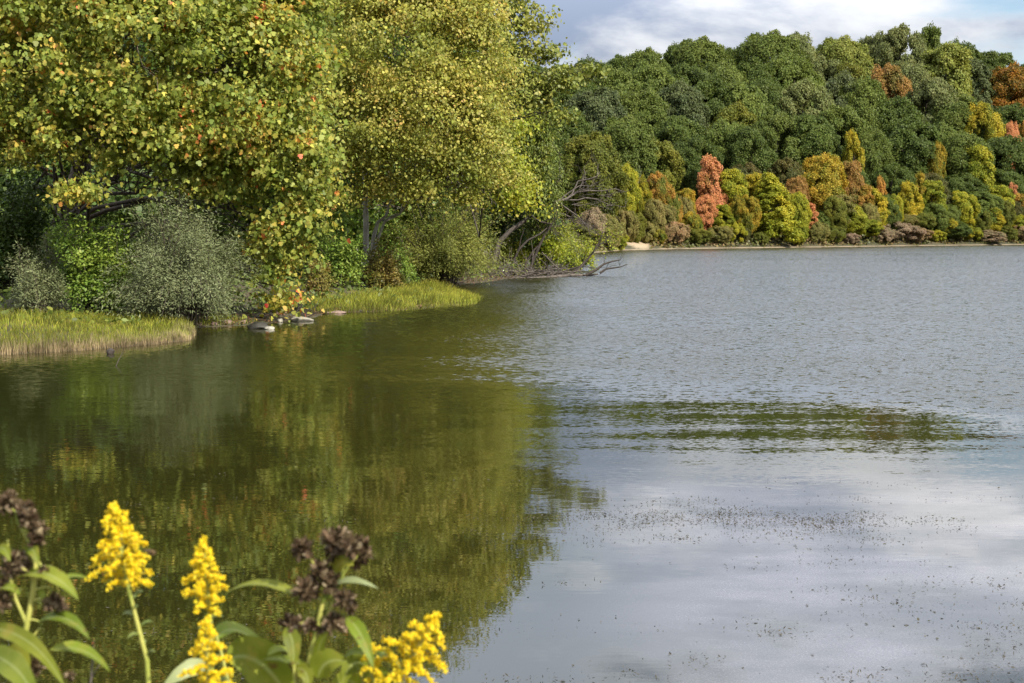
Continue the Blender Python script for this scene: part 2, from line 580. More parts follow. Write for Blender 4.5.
# the big sycamore at the far left
near_tree('sycamore_tree', 'big green sycamore with scattered red and orange leaves overhanging the grey bush', 'tree', bpos(60, 56), .36, P3(110, -90, 49),
          [(40, 60, 0, 95, 75), (140, 40, -1, 85, 80), (225, 70, 0, 75, 80), (285, 45, 1, 46, 70), (268, 140, .5, 60, 52), (300, 165, .5, 28, 42),
           (110, 120, -1, 72, 40), (180, 138, 0, 60, 38), (-30, 90, 1, 80, 70), (285, 215, 1.0, 38, 36), (266, 255, 1.2, 26, 32), (276, 286, 1.2, 15, 14), (72, 182, -2, 20, 9), (14, 152, -1, 16, 8),
           (0, 130, 1, 60, 26), (215, 170, 1, 40, 26), (240, 110, 2.5, 70, 60), (20, -40, 0, 100, 75), (130, -60, 0, 100, 80), (230, -45, 1, 75, 75), (300, -40, 1, 42, 60)],
          45, .95, 130, .37, .140, SYC, SYC_GREEN, BARK, 21)
# the golden sycamore in the middle
near_tree('sycamore_tree', 'golden olive sycamore rising out of frame behind the round olive bush', 'tree', bpos(424, 92), .28, P3(400, -90, 66),
          [(335, 40, 0, 55, 75), (400, 30, -1.5, 60, 75), (455, 40, -1, 48, 66), (482, 75, 0, 30, 48), (355, 115, -1.5, 58, 55), (420, 110, -2, 58, 52), (468, 130, -1.5, 38, 46),
           (345, 172, -1, 45, 30), (400, 165, -1, 45, 32), (450, 172, -1.5, 40, 28), (486, 158, -1, 24, 32), (506, 172, -1, 14, 13),
           (345, -50, 0, 60, 62), (405, -40, 0, 60, 55), (450, -20, 0, 36, 46), (478, 6, 0, 24, 36), (425, -70, 0, 22, 24), (365, -110, 0, 40, 34)],
          63, 1.0, 140, .40, .118, WIDE, SYC_GOLD, BARK, 22)
# yellow tree on the right edge of the grove
near_tree('yellow_tree', 'bright yellow-green tree on the grove edge behind the leaning dead trunks', 'tree', bpos(462, 88), .22, P3(488, 10, 82),
          [(503, 110, 0, 22, 34), (490, 70, 1, 26, 40), (508, 62, 1, 13, 24), (500, 158, -1, 22, 24), (510, 186, -1.5, 26, 17), (490, 182, -1.5, 18, 18), (527, 198, -2, 13, 11)],
          80, 1.1, 85, .45, .16, WIDE, YELLOW, BARK, 23)
# dark crown tree with long sprays against the sky
near_tree('spray_tree', 'tall open tree whose long leafy boughs reach out against the sky', 'tree', bpos(462, 86), .25, P3(496, -50, 76),
          [(510, 8, 0, 14, 12), (530, 6, 0, 10, 8), (520, 24, 0, 12, 8), (538, 22, -1, 10, 7), (546, 14, -1, 5, 5), (512, 45, 0, 14, 12), (530, 55, -1, 14, 9), (548, 50, -1, 12, 7), (560, 45, -1, 5, 6),
           (520, 75, -1, 18, 10), (545, 80, -1, 16, 9), (565, 75, -1.5, 14, 7), (585, 72, -1.5, 12, 6), (600, 68, -1.5, 8, 4), (530, 95, -1, 14, 10), (550, 96, -1, 9, 6),
           (562, 112, -1.5, 5, 5), (570, 113, -1.5, 6, 4), (496, -20, 0, 20, 20), (516, -12, 0, 12, 7), (486, -45, 0, 16, 16)],
          74, 2.6, 46, .30, .17, WIDE, OLIVETIP, BARK, 24)
# vine-draped trunk
near_tree('vine_covered_tree', 'dark green vine-draped column of a tree beside the yellow tree', 'tree', bpos(520, 118), .22, P3(532, 115, 100),
          [(534, 112, 0, 15, 14), (545, 122, 0, 9, 12), (528, 130, 0, 12, 14), (541, 145, 0, 14, 20), (532, 160, 0, 15, 16), (545, 178, 0, 12, 18), (535, 190, 0, 12, 20), (545, 210, 0, 12, 20)],
          96, 2.2, 110, .38, .20, NARROW*np.array([1.6,1,1]), VINE, BARK, 25)
# dark trees filling the wood behind
for (lab, bx, Yb, lo, sd) in (
        ('deep green tree in shade behind the big green sycamore', 20, 62, [(10, 150, 0, 80, 70), (90, 190, -1, 70, 45), (-40, 200, 0, 70, 60), (40, 40, 2, 110, 90), (30, 240, -1, 60, 40), (30, -100, 2, 120, 110)], 31),
        ('dark green tree behind the gap right of the grey bush', 250, 72, [(200, 190, 0, 55, 45), (260, 140, 0, 60, 70), (330, 190, -1, 40, 45), (310, 230, -2, 45, 32), (250, 20, 2, 100, 90), (230, -130, 2, 100, 90)], 32),
        ('green tree in the shade under the golden sycamore', 385, 80, [(350, 215, -2, 30, 26), (390, 205, -2, 34, 28), (430, 195, -1, 34, 28), (400, 140, 1, 60, 60), (400, 20, 3, 80, 90), (370, 238, -2, 24, 18)], 33),
        ('dark green tree filling the wood behind the two sycamores', 300, 92, [(300, 60, 0, 80, 70), (240, 200, 0, 70, 50), (330, 170, 0, 60, 60), (360, -60, 2, 90, 90), (180, 60, 2, 90, 90), (120, -80, 3, 120, 110)], 34),
        ('dark green tree behind the golden sycamore and the round olive bush', 440, 100, [(440, 120, 0, 50, 60), (480, 190, 0, 44, 50), (430, 215, -1, 50, 36), (470, 60, 1, 36, 50), (410, 30, 2, 60, 80), (520, 225, 0, 30, 30)], 35),
        ('dark green tree at the left edge far back in the wood', -20, 80, [(0, 120, 0, 90, 80), (60, 60, 1, 100, 90), (100, 170, 0, 70, 60), (160, 110, 0, 70, 80), (170, 220, -1, 50, 40), (20, 230, -1, 70, 45)], 36)):
    near_tree('shaded_tree', lab, 'tree', bpos(bx, Yb), .28, P3(bx + 10, 0, Yb), lo, Yb, .62, 80, .6, .24, WIDE, SHRUBGREEN if sd in (32, 33) else DARKGREEN, BARK, sd)


# ------------------------------------------------------------------ shrubs
def shrub(name, label, cat, px, Y, w_px, h_px, lmat, seed, nst=80, per=110, lsize=.09, tmpl=NARROW, stem_r=.018, bark=BARK, group=None, droop=.25, base_spread=.25, lean=0.0):
    r = np.random.default_rng(seed)
    X = (px - CX) / F * Y
    b = np.array([X, Y, g1(X, Y) - .05])
    root = thing(name, label, cat, b, group)
    W, H = w_px * Y / F / 2, h_px * Y / F
    st, fo = MB(), MB()
    for i in range(nst):
        a = r.uniform(0, 6.283)
        e = math.acos(r.uniform(.02, 1))             # 0 = straight up
        L = r.uniform(.55, 1.08) * (1 + .26 * math.sin(2.3 * a + seed) + .14 * math.sin(5.1 * a + seed * 2))
        tip = b + np.array([math.cos(a) * math.sin(e) * W * L + lean * H, math.sin(a) * math.sin(e) * W * L, H * L * (math.cos(e) * .95 + .05)])
        s0 = b + np.array([math.cos(a), math.sin(a), 0]) * W * base_spread * r.random()
        path = curve(s0, tip, droop * H * math.sin(e), .03, 7, r)
        tube(st, path, np.linspace(stem_r, .004, 7), 4, cap=False)
        n = int(per * r.uniform(.6, 1.3))
        u = 1 - r.random(n) ** 1.3 * .75
        c = np.stack([np.interp(u, np.linspace(0, 1, 7), path[:, k]) for k in range(3)], -1)
        sg = .085 * (W + H) * .5 * (1.15 - .6 * u)[:, None]
        off = r.normal(0, 1, (n, 3)) * sg
        d = nrm(tip - s0)
        tang = d[None] * .8 + nrm(off) * .8 + r.normal(0, .3, (n, 3))
        N = r.normal(0, .6, (n, 3)) + np.array([0, 0, .6]) + nrm(off) * .6 + d * .3
        leaves(fo, c + off, N, lsize * r.uniform(.6, 1.3, n), tmpl, np.clip(.6 * r.random(n) + .4 * r.random(), 0, 1), tang, r=r)
    st.build('stems', bark, root)
    fo.build('foliage', lmat, root)
    return root


shrub('willow_bush', 'large grey-green willow bush overhanging the water behind the reeds', 'bush', 184, 44, 164, 122, GREYWILLOW, 41, 230, 270, .105, NARROW, .022)
shrub('willow_bush', 'small thin grey bush at the left behind the reed bed', 'bush', 38, 44, 66, 80, GREYWILLOW, 42, 70, 170, .10)
shrub('leafy_bush', 'bright green leafy bush between two grey bushes on the left bank', 'bush', 98, 45.2, 96, 104, SHRUBGREEN, 43, 110, 220, .11, OVAL)
shrub('leafy_bush', 'shaded green bush at the left edge behind the small grey bush', 'bush', 5, 50, 100, 120, DARKGREEN, 44, 110, 220, .13, OVAL)
shrub('willow_bush', 'round olive willow bush at the water behind the grass spit', 'bush', 440, 76, 124, 80, OLIVEWILLOW, 45, 190, 260, .14, NARROW, .03)
shrub('leafy_bush', 'green bush left of the slim pale trunks', 'bush', 338, 62, 60, 62, SHRUBGREEN, 46, 70, 120, .12, OVAL)
shrub('low_bush', 'low tan and orange bush at the foot of the pale trunks', 'bush', 384, 64, 60, 44, SHRUBTAN, 47, 70, 110, .11, OVAL)
shrub('low_bush', 'low brownish bush beside the drooping sycamore branch above the white rock', 'bush', 318, 56, 44, 40, SHRUBTAN, 48, 50, 90, .10, OVAL)
shrub('leafy_bush', 'small bright green bush at the left foot of the round olive bush', 'bush', 398, 71, 46, 50, SHRUBGREEN, 49, 60, 110, .11, OVAL)
shrub('low_bush', 'low dark twiggy bush by the rocks below the drooping branch', 'bush', 285, 50, 60, 22, DARKGREEN, 50, 40, 60, .09, OVAL)
shrub('sapling', 'lime green sapling among the leaning dead trunks', 'sapling', 540, 100, 62, 56, LIME, 51, 90, 110, .16, OVAL)
shrub('sapling', 'small yellow sapling on the driftwood left of the dead trunks', 'sapling', 508, 99, 40, 38, YELLOW, 52, 50, 80, .15, OVAL)
shrub('sapling', 'thin yellow-green sapling at the right end of the wood above the driftwood', 'sapling', 576, 104, 46, 46, LIME, 53, 60, 80, .15, OVAL)
shrub('leafy_bush', 'grey-green bush behind the leaning dead trunks', 'bush', 556, 112, 52, 62, OLIVEWILLOW, 54, 70, 110, .16, NARROW)

# slim pale trunks under the golden sycamore
root = thing('slim_tree', 'slim straight grey trunk left of the forked pale trunk', 'tree', (*bpos(366, 66), g1(*bpos(366, 66)) - .1))
w = MB()
tube(w, [P3(366, 288, 66), P3(366, 250, 66), P3(366, 222, 66), P3(365, 190, 66), P3(364, 120, 66)], [.15, .14, .13, .12, .08], 8)
w.build('trunk', PALEBARK, root, True)
w = MB()
crown_leaves(w, [(P3(362, 130, 66), 1.2, 1.2, 1.4)], .6, 30, .4, .18, SYC, np.random.default_rng(60))
w.build('crown', SYC_GOLD, root)
root = thing('slim_tree', 'slim pale forked trunk leaning right under the golden sycamore', 'tree', (*bpos(368, 65), g1(*bpos(368, 65)) - .1))
w = MB()
tube(w, [P3(367, 290, 65), P3(371, 262, 65), P3(374, 235, 65), P3(378, 222, 65), P3(386, 216, 65), P3(391, 200, 65.3), P3(396, 180, 66)], [.12, .11, .10, .085, .07, .05, .03], 7)
tube(w, [P3(373, 254, 65), P3(379, 236, 64.8), P3(385, 221, 64.6), P3(400, 214, 64.8), P3(412, 196, 65), P3(416, 186, 65)], [.08, .07, .06, .05, .04, .02], 6)
tube(w, [P3(385, 221, 64.6), P3(392, 216, 64.6), P3(398, 213, 64.6)], [.05, .035, .02], 5)
w.build('trunk', PALEBARK, root, True)
w = MB()
crown_leaves(w, [(P3(404, 178, 66), 1.3, 1.2, .7), (P3(390, 168, 66), 1.0, 1.0, .7)], .8, 30, .4, .17, OVAL, np.random.default_rng(61))
w.build('crown', SHRUBGREEN, root)


# ------------------------------------------------------------------ dead wood at the point
def twigs(mb, p, d, L, rad, depth, r, curl=.25, sides=4):
    n = 5
    pts = [np.asarray(p, float)]
    dd = nrm(d)
    for i in range(n - 1):
        dd = nrm(dd + r.normal(0, curl, 3) * .5)
        pts.append(pts[-1] + dd * L / (n - 1))
    tube(mb, pts, np.linspace(rad, rad * .5, n), sides, cap=False)
    if depth > 0:
        for k in range(r.integers(2, 5)):
            i = r.integers(1, n)
            twigs(mb, pts[i], dd + r.normal(0, .75, 3), L * r.uniform(.45, .75), rad * .55, depth - 1, r, curl, 3)


r = np.random.default_rng(71)
root = thing('dead_tree', 'bare grey dead tree leaning out to the right over the water', 'dead tree', (*bpos(494, 96), g1(*bpos(494, 96)) - .1))
w = MB()
tube(w, [P3(492, 268, 96), P3(499, 242, 96), P3(510, 231, 96), P3(524, 221, 96), P3(536, 212, 96), P3(550, 204, 96.5), P3(566, 199, 97), P3(578, 192, 98)],
     [.20, .18, .16, .14, .13, .11, .08, .04], 8)
w.build('trunk', DEADWOOD, root, True)
b_ = MB()
for (a, c, y0) in (((536, 212), (560, 178), 96), ((550, 204), (590, 186), 97), ((550, 204), (612, 206), 97), ((524, 221), (548, 226), 96), ((566, 199), (600, 172), 98), ((540, 210), (575, 225), 96), ((566, 199), (625, 192), 99), ((560, 201), (590, 235), 97)):
    pa, pc = P3(*a, y0), P3(*c, y0 + r.uniform(-1, 2))
    tube(b_, curve(pa, pc, .3, .05, 6, r), np.linspace(.07, .02, 6), 5)
    for k in range(5):
        q = pa + (pc - pa) * r.uniform(.2, 1)
        twigs(b_, q, (pc - pa) + np.array([0, 0, .5]) + r.normal(0, 1.0, 3), r.uniform(.8, 1.9), .022, 2, r)
b_.build('branch', DEADWOOD, root)
root = thing('dead_tree', 'bare dark forked dead tree standing in the brush pile', 'dead tree', (*bpos(526, 95), g1(*bpos(526, 95)) - .1))
w = MB()
tube(w, [P3(527, 279, 95), P3(533, 260, 95), P3(540, 244, 95), P3(547, 231, 95), P3(552, 224, 95)], [.13, .11, .10, .08, .06], 7)
tube(w, [P3(524, 277, 95), P3(526, 262, 95), P3(534, 250, 95), P3(541, 243, 95)], [.10, .09, .07, .05], 6)
w.build('trunk', DARKWOOD, root, True)
b_ = MB()
tube(b_, [P3(552, 224, 95), P3(541, 222, 94.5), P3(536, 219, 94.3), P3(531, 215, 94)], [.06, .06, .05, .03], 5)
tube(b_, [P3(552, 224, 95), P3(556, 214, 95), P3(558, 206, 95)], [.06, .05, .03], 5)
for k in range(14):
    twigs(b_, P3(r.uniform(535, 556), r.uniform(212, 232), 95), r.normal(0, 1, 3) + np.array([.3, 0, .5]), 1.0, .02, 1, r)
b_.build('branch', DARKWOOD, root)
root = thing('dead_tree', 'thin bent dead stem left of the dark forked dead tree', 'dead tree', (*bpos(512, 94), g1(*bpos(512, 94)) - .1))
w = MB()
tube(w, [P3(511, 272, 94), P3(514, 260, 94), P3(519, 249, 94), P3(528, 240, 94), P3(540, 234, 94.5), P3(547, 228, 95)], [.10, .09, .08, .07, .055, .03], 6)
w.build('trunk', DARKWOOD, root, True)
b_ = MB()
tube(b_, [P3(519, 249, 94), P3(521, 238, 94), P3(524, 230, 94)], [.04, .03, .02], 5)
b_.build('branch', DARKWOOD, root)

root = thing('driftwood_log', 'long pale driftwood log with dark forked limbs reaching over the lake', 'driftwood', (*on_water(540, 277), 0))
w = MB()
Yd = on_water(540, 277)[1]
tube(w, [P3(482, 281, Yd - 3), P3(510, 280, Yd - 2), P3(540, 279, Yd - 1), P3(556, 277, Yd), P3(569, 275, Yd + 1), P3(588, 275.5, Yd + 2), P3(598, 274, Yd + 2)], [.16, .17, .16, .13, .11, .08, .05], 7)
w.build('log', DEADWOOD, root, True)
for pts, rr in (([(569, 276), (579, 268), (588, 259), (594, 251), (600, 241), (603, 231)], .09), ([(586, 275), (596, 270), (604, 264), (612, 261.5), (620, 260)], .09),
                ([(600, 273), (606, 269), (613, 268), (620, 267), (627, 264.5)], .07), ([(556, 276), (570, 269), (582, 266), (594, 268)], .06),
                ([(584, 275), (584, 279), (582, 281)], .06), ([(594, 251), (601, 244), (609, 238)], .04)):
    b_ = MB()
    q = [P3(x, y, Yd + 1.5 + .12 * i) for i, (x, y) in enumerate(pts)]
    tube(b_, q, np.linspace(rr * 1.25, rr * .4, len(q)), 6)
    for k in range(3):
        twigs(b_, q[r.integers(1, len(q))], np.array([.5, 0, .6]) + r.normal(0, .5, 3), r.uniform(.5, 1.0), .018, 1, r)
    b_.build('limb', DARKWOOD, root, True)
fo = MB()
c = np.array([P3(r.normal(607, 9), r.normal(240, 6), Yd + 2 + r.normal(0, .4)) for _ in range(150)])
leaves(fo, c, r.normal(0, 1, (150, 3)) + np.array([0, 0, 1]), .15, OVAL, r.random(150))
fo.build('leaves', LIME, root)
# brush pile of tangled sticks
root = thing('brush_pile', 'tangled heap of grey sticks at the water under the dead trees', 'brush pile', (*on_water(515, 280), 0))
w = MB()
for k in range(120):
    x = r.uniform(476, 566)
    yb = np.interp(x, [476, 500, 540, 566], [281, 279.5, 277, 274])
    q = P3(x, yb - abs(r.normal(0, 3.2)), Yd - 2.5 + (x - 480) * .05 + r.normal(0, .8))
    q[2] = max(q[2], .02)
    d = np.array([r.normal(0, 1), r.normal(0, .4), r.normal(.1, .28)])
    twigs(w, q, d, r.uniform(.7, 2.2), r.uniform(.015, .05), 1, r, .3)
w.build('stick_heap', DEADWOOD, root)
root = thing('brush_pile', 'low dark tangle of roots and sticks behind the rocks under the grey bush', 'brush pile', (*on_water(255, 324), 0))
w = MB()
tube(w, [P3(198, 325, 49), P3(230, 323, 49), P3(270, 321, 49), P3(308, 318, 49)], [.05, .07, .06, .04], 6)
for k in range(120):
    x = r.uniform(200, 305)
    q = P3(x, np.interp(x, [200, 305], [323, 318]) - abs(r.normal(0, 4)), 49 + r.normal(0, .6))
    q[2] = max(q[2], .03)
    twigs(w, q, np.array([r.normal(0, 1), r.normal(0, .4), r.normal(.2, .35)]), r.uniform(.3, .9), r.uniform(.008, .022), 1, r, .3)
w.build('stick_heap', DARKWOOD, root)
root = thing('snag', 'low pale driftwood snag leaning at the foot of the olive bush', 'driftwood', (*bpos(398, 76), g1(*bpos(398, 76))))
w = MB()
tube(w, [P3(396, 282, 76), P3(405, 273, 76), P3(414, 262, 76), P3(420, 244, 76)], [.11, .09, .07, .03], 6)
tube(w, [P3(397, 283, 75.5), P3(408, 274, 75.5), P3(417, 269, 75.5)], [.07, .05, .03], 6)
w.build('limb', DARKWOOD, root, True)

# ------------------------------------------------------------------ rocks
ROCKW = solid_mat('pale_granite', (.17, .155, .12), (.36, .335, .27), 7, .85, .5)
ROCKD = solid_mat('dark_wet_rock', (.018, .017, .012), (.05, .045, .034), 6, .6, .5)
ROCKP = solid_mat('pinkish_stone', (.13, .085, .065), (.27, .19, .15), 9, .85, .5)


def blob(mb, c, rad, seed, rough=.18, res=14, flat_bottom=True):
    r = np.random.default_rng(seed)
    th = np.linspace(0, math.pi, res)
    ph = np.arange(res * 2) * math.pi / res
    TH, PH = np.meshgrid(th, ph, indexing='ij')
    d = np.stack([np.sin(TH) * np.cos(PH), np.sin(TH) * np.sin(PH), np.cos(TH)], -1)
    k = np.ones(d.shape[:2])
    for q in range(9):
        a = r.normal(0, 1.6, 3)
        k += rough * .34 * np.sin(d @ a * 1.6 + r.uniform(0, 6)) + .0
    for q in range(5):      # facets
        a = nrm(r.normal(0, 1, 3))
        k = np.minimum(k, (r.uniform(.78, .95)) / np.maximum(d @ a, .3))
    v = d * k[..., None] * np.asarray(rad) + np.asarray(c)
    m = res * 2
    i = np.arange(res - 1)[:, None] * m
    j = np.arange(m)[None, :]
    f = np.stack([i + j, i + m + j, i + m + (j + 1) % m, i + (j + 1) % m], -1).reshape(-1, 4)
    mb.add(v.reshape(-1, 3), f)


def rock(label, px, py, rad, mat, seed, name='rock', group=None, dz=0.0):
    x, y = on_water(px, py)
    mb = MB()
    blob(mb, (x, y, rad[2] * .35 + dz), rad, seed)
    o = mb.build(name, mat, None, True, origin=(x, y, 0))
    return tag(o, label, 'rock', group)


rock('flat whitish rock at the water right of the dark rock', 301, 321, (.42, .28, .12), ROCKW, 81)
rock('dark wet rock sitting in the shallows below the drooping sycamore branch', 258, 328.5, (.34, .24, .15), ROCKD, 82)
rock('small tan stone at the right foot of the dark rock', 270, 329.5, (.17, .13, .08), ROCKW, 83)
rock('small pale stone between the dark rock and the flat whitish rock', 280, 322, (.12, .10, .08), ROCKW, 84)
rock('smallest pinkish stone at the left end of the waterline under the grey bush', 198, 326.5, (.13, .11, .08), ROCKP, 85, 'stone')
rock('reddish stone under the grey bush, second from the reeds', 214, 326, (.17, .14, .10), ROCKP, 86, 'stone')
rock('largest pinkish stone on the waterline left of the dark rock', 227, 325, (.20, .16, .15), ROCKP, 87, 'stone')
rock('low pinkish stone just behind the dark rock', 243, 324, (.17, .13, .10), ROCKP, 88, 'stone')
rock('flat reddish bank stone at the left end of the grass spit', 336, 313.5, (.40, .2, .07), ROCKP, 89, 'stone')

# dark stub in the water before the reeds, with a thin stick
x, y = on_water(110, 354)
mb = MB()
blob(mb, (x, y, .05), (.09, .07, .10), 90, .3, 10)
tag(mb.build('stump', DARKWOOD, None, True, origin=(x, y, 0)), 'little dark stump poking out of the water before the reed bed', 'stump')
x, y = on_water(114, 366)
mb = MB()
tube(mb, [(x, y, -.1), (x + .1, y, .12), (x + .2, y, .3)], [.012, .01, .006], 5)
tag(mb.build('stick', DEADWOOD, None, True, origin=(x, y, 0)), 'thin leaning stick in the water just below the little dark stump', 'stick')


# ------------------------------------------------------------------ marsh grass, reeds, ground cover
def blades(mb, B, H, W, r, bend=.35, segs=3, lean=None):
    n = len(B)
    a = r.uniform(0, 6.283, n)
    bd = np.stack([np.cos(a), np.sin(a), np.zeros(n)], -1) * (bend * r.uniform(.2, 1.2, n) * H)[:, None]
    if lean is not None:
        bd += np.asarray(lean) * H[:, None]
    sd = r.uniform(0, 6.283, n)
    side = np.stack([np.cos(sd), np.sin(sd) * .5, np.zeros(n)], -1)
    V, hh = [], []
    for k in range(segs + 1):
        u = k / segs
        c = B + bd * u ** 2 + np.array([0, 0, 1]) * (H * (u - .18 * u * u * bend))[:, None]
        wd = (W * (1 - .85 * u))[:, None]
        V += [c - side * wd / 2, c + side * wd / 2]
        hh += [u, u]
    m = 2 * (segs + 1)
    V = np.stack(V, 1).reshape(-1, 3)
    base = (np.arange(n) * m)[:, None]
    f = np.concatenate([base + np.array([[2 * k, 2 * k + 1, 2 * k + 3, 2 * k + 2]]) for k in range(segs)])
    mb.add(V, f, np.repeat(r.random(n), m), np.tile(hh, n))


def grass_mat(name, stops_h, vary=.5, trans=.3):
    t = NT(name)
    rn = t.attr('rnd')
    pos = t.n('ShaderNodeNewGeometry').outputs['Position']
    h = t.math('ADD', t.attr('hgt'), t.math('MULTIPLY', t.math('SUBTRACT', rn, .5), .5))
    c = t.ramp(h, stops_h)
    v = t.math('ADD', t.math('MULTIPLY', t.math('FRACT', t.math('MULTIPLY', rn, 17.3)), vary), 1 - vary / 2)
    v = t.math('MULTIPLY', v, t.maprange(t.noise(pos, 1.1, 4), .35, .65, .5, 1.4))
    c = t.mix(1.0, c, v, 'MULTIPLY')
    p = t.n('ShaderNodeBsdfPrincipled')
    t.l(c, p.inputs['Base Color'])
    p.inputs['Roughness'].default_value = .55
    p.inputs['Specular IOR Level'].default_value = .15
    tr = t.n('ShaderNodeBsdfTranslucent')
    t.l(c, tr.inputs[0])
    mx = t.n('ShaderNodeMixShader')
    mx.inputs[0].default_value = trans
    t.l(p.outputs[0], mx.inputs[1])
    t.l(tr.outputs[0], mx.inputs[2])
    t.l(mx.outputs[0], t.out.inputs[0])
    return t.m


MARSH = grass_mat('marsh_grass_blades', [(0, (.24, .18, .06)), (.3, (.14, .165, .022)), (.75, (.225, .245, .026)), (1, (.40, .35, .055))], .8)
REED = grass_mat('reed_stalks', [(0, (.30, .22, .12)), (.55, (.36, .28, .15)), (.8, (.22, .23, .04)), (1, (.26, .27, .04))])


def scatter(n, x0, x1, y0, y1, cond, r):
    out = []
    while sum(len(o) for o in out) < n:
        x = r.uniform(x0, x1, n * 2)
        y = r.uniform(y0, y1, n * 2)
        d = lake_dist(x, y)
        k = cond(x, y, d)
        out.append(np.stack([x[k], y[k]], -1))
    P = np.concatenate(out)[:n]
    return np.column_stack([P, ground(P[:, 0], P[:, 1])])


r = np.random.default_rng(91)
xs = np.array([s[0] for s in shore])
mb = MB()
B = scatter(15000, -19, -8.2, 33, 46, lambda x, y, d: (d > .25) & (d < 7.5) & (y < 45.5 + (x + 8) * .1) & (d < np.interp(x, [-19, -14, -11, -9, -8], [7, 5.5, 3.5, 1.6, 1.0])), r)
dd = lake_dist(B[:, 0], B[:, 1])
H = np.interp(dd, [0, 1, 3, 7], [.40, .36, .22, .15]) * r.uniform(.45, 1.35, len(B)) * (1 + .45 * wob(B[:, 0], B[:, 1], 1.3, 16)) * np.interp(B[:, 0], [-12.5, -10, -8.3], [1, .75, .3])
blades(mb, B, H, r.uniform(.012, .03, len(B)), r, .45)
tag(mb.build('marsh_grass', MARSH), 'yellow-green marsh grass on the bank at the left', 'grass', kind='stuff')
mb = MB()
B = scatter(4200, -19, -8.0, 32.5, 42, lambda x, y, d: (d > -.08) & (d < .55), r)
B[:, 2] = np.maximum(B[:, 2], -.05)
blades(mb, B, r.uniform(.12, .58, len(B)) * np.interp(B[:, 0], [-12.5, -10, -8.3], [1, .8, .4]), r.uniform(.012, .026, len(B)), r, .3)
tag(mb.build('reeds', REED), 'tan reed stalks along the water edge of the left bank', 'reeds', kind='stuff')
mb = MB()
B = scatter(11000, -8.5, -1.2, 50, 66, lambda x, y, d: (d > -.35) & (d < 3.2) & (x > -8), r)
dd = lake_dist(B[:, 0], B[:, 1])
H = np.interp(dd, [-.3, 0, .6, 3], [.26, .30, .36, .40]) * r.uniform(.5, 1.25, len(B)) * (1 + .35 * wob(B[:, 0], B[:, 1], 1.1, 15))
blades(mb, B, H, r.uniform(.014, .034, len(B)), r, .5, 3, (.12, 0, 0))
tag(mb.build('marsh_grass', MARSH), 'yellow-green grass on the narrow spit in front of the olive bush', 'grass', kind='stuff')
# low leafy cover and fallen leaves beneath the trees
mb = MB()
B = scatter(26000, -32, 4, 40, 108, lambda x, y, d: (d > 1.2) & (d < 22), r)
B[:, 2] += r.random(len(B)) ** 1.5 * (.25 + .5 * (wob(B[:, 0], B[:, 1], .6, 5) > .1))
leaves(mb, B, r.normal(0, .6, (len(B), 3)) + np.array([0, -.3, 1]), r.uniform(.10, .26, len(B)), OVAL, r.random(len(B)), r=r)
tag(mb.build('undergrowth', HERB), 'low leafy undergrowth below the trees of the left bank', 'undergrowth', kind='stuff')
mb = MB()
B = scatter(5000, -20, 3, 41, 100, lambda x, y, d: (d > .02) & (d < 2.5), r)
B[:, 2] += .02
leaves(mb, B, r.normal(0, .35, (len(B), 3)) + np.array([0, 0, 1]), r.uniform(.08, .16, len(B)), OVAL, r.random(len(B)), r=r)
tag(mb.build('fallen_leaves', LITTER), 'brown fallen leaves along the shaded waterline', 'leaves', kind='stuff')

HILLCOVER = leaf_mat('hillside_cover', [(0, (.05, .07, .018)), (.4, (.11, .115, .03)), (.7, (.19, .14, .05)), (1, (.26, .17, .09))], .12, .6, .2, .6)
mb = MB()
B = scatter(42000, -10, 150, 170, 345, lambda x, y, d: (d > .15) & (d < 45 * r.random(len(d)) ** 1.7) & (np.abs(x / y - .087) > .011), r)
B[:, 2] += np.minimum(r.random(len(B)) ** 2 * 1.5, lake_dist(B[:, 0], B[:, 1]) * .8)
leaves(mb, B, r.normal(0, .6, (len(B), 3)) + np.array([0, -.3, .8]), r.uniform(.2, .5, len(B)), CLUMP, r.random(len(B)), r=r)
tag(mb.build('undergrowth', HILLCOVER), 'tan and green undergrowth on the far slope above the waterline', 'undergrowth', kind='stuff')

# floating weed and specks on the calm water
r = np.random.default_rng(95)
WEED = solid_mat('floating_weed', (.03, .03, .014), (.085, .07, .045), 30, .8, .2)
mb = MB()
n = 140000
px = r.uniform(0, 1060, n)
py = r.uniform(470, 690, n)
dr = ray(0, 0)
t1 = (py - HY) / F
Yw = CAMH / np.tan(np.arctan((py - CY) / F) + T)
Xw = (px - CX) / F * Yw / (np.cos(T)) * 1.0
band = np.interp(px, [500, 620, 700, 850, 1024], [520, 512, 513, 523, 527])
wgt = np.exp(-((py - band) / 11) ** 2) * np.interp(px, [560, 640, 760, 1000], [.1, .6, 1, .8]) * .8
wgt += .10 * np.exp(-((py - 545) / 28) ** 2) * np.interp(px, [600, 700], [.2, 1])
wgt += .05
wgt *= np.clip(.45 + wob(Xw, Yw, 1.3, 6) * .5 + wob(Xw * .35, Yw * 2.2, 1.6, 12) * .8, .03, 2.6) * np.interp(px, [0, 430, 520], [.12, .2, 1])
k = r.random(n) < wgt * .7
B = np.column_stack([Xw[k], Yw[k], np.full(k.sum(), .004)])
sz = .008 + .035 * r.random(len(B)) ** 6
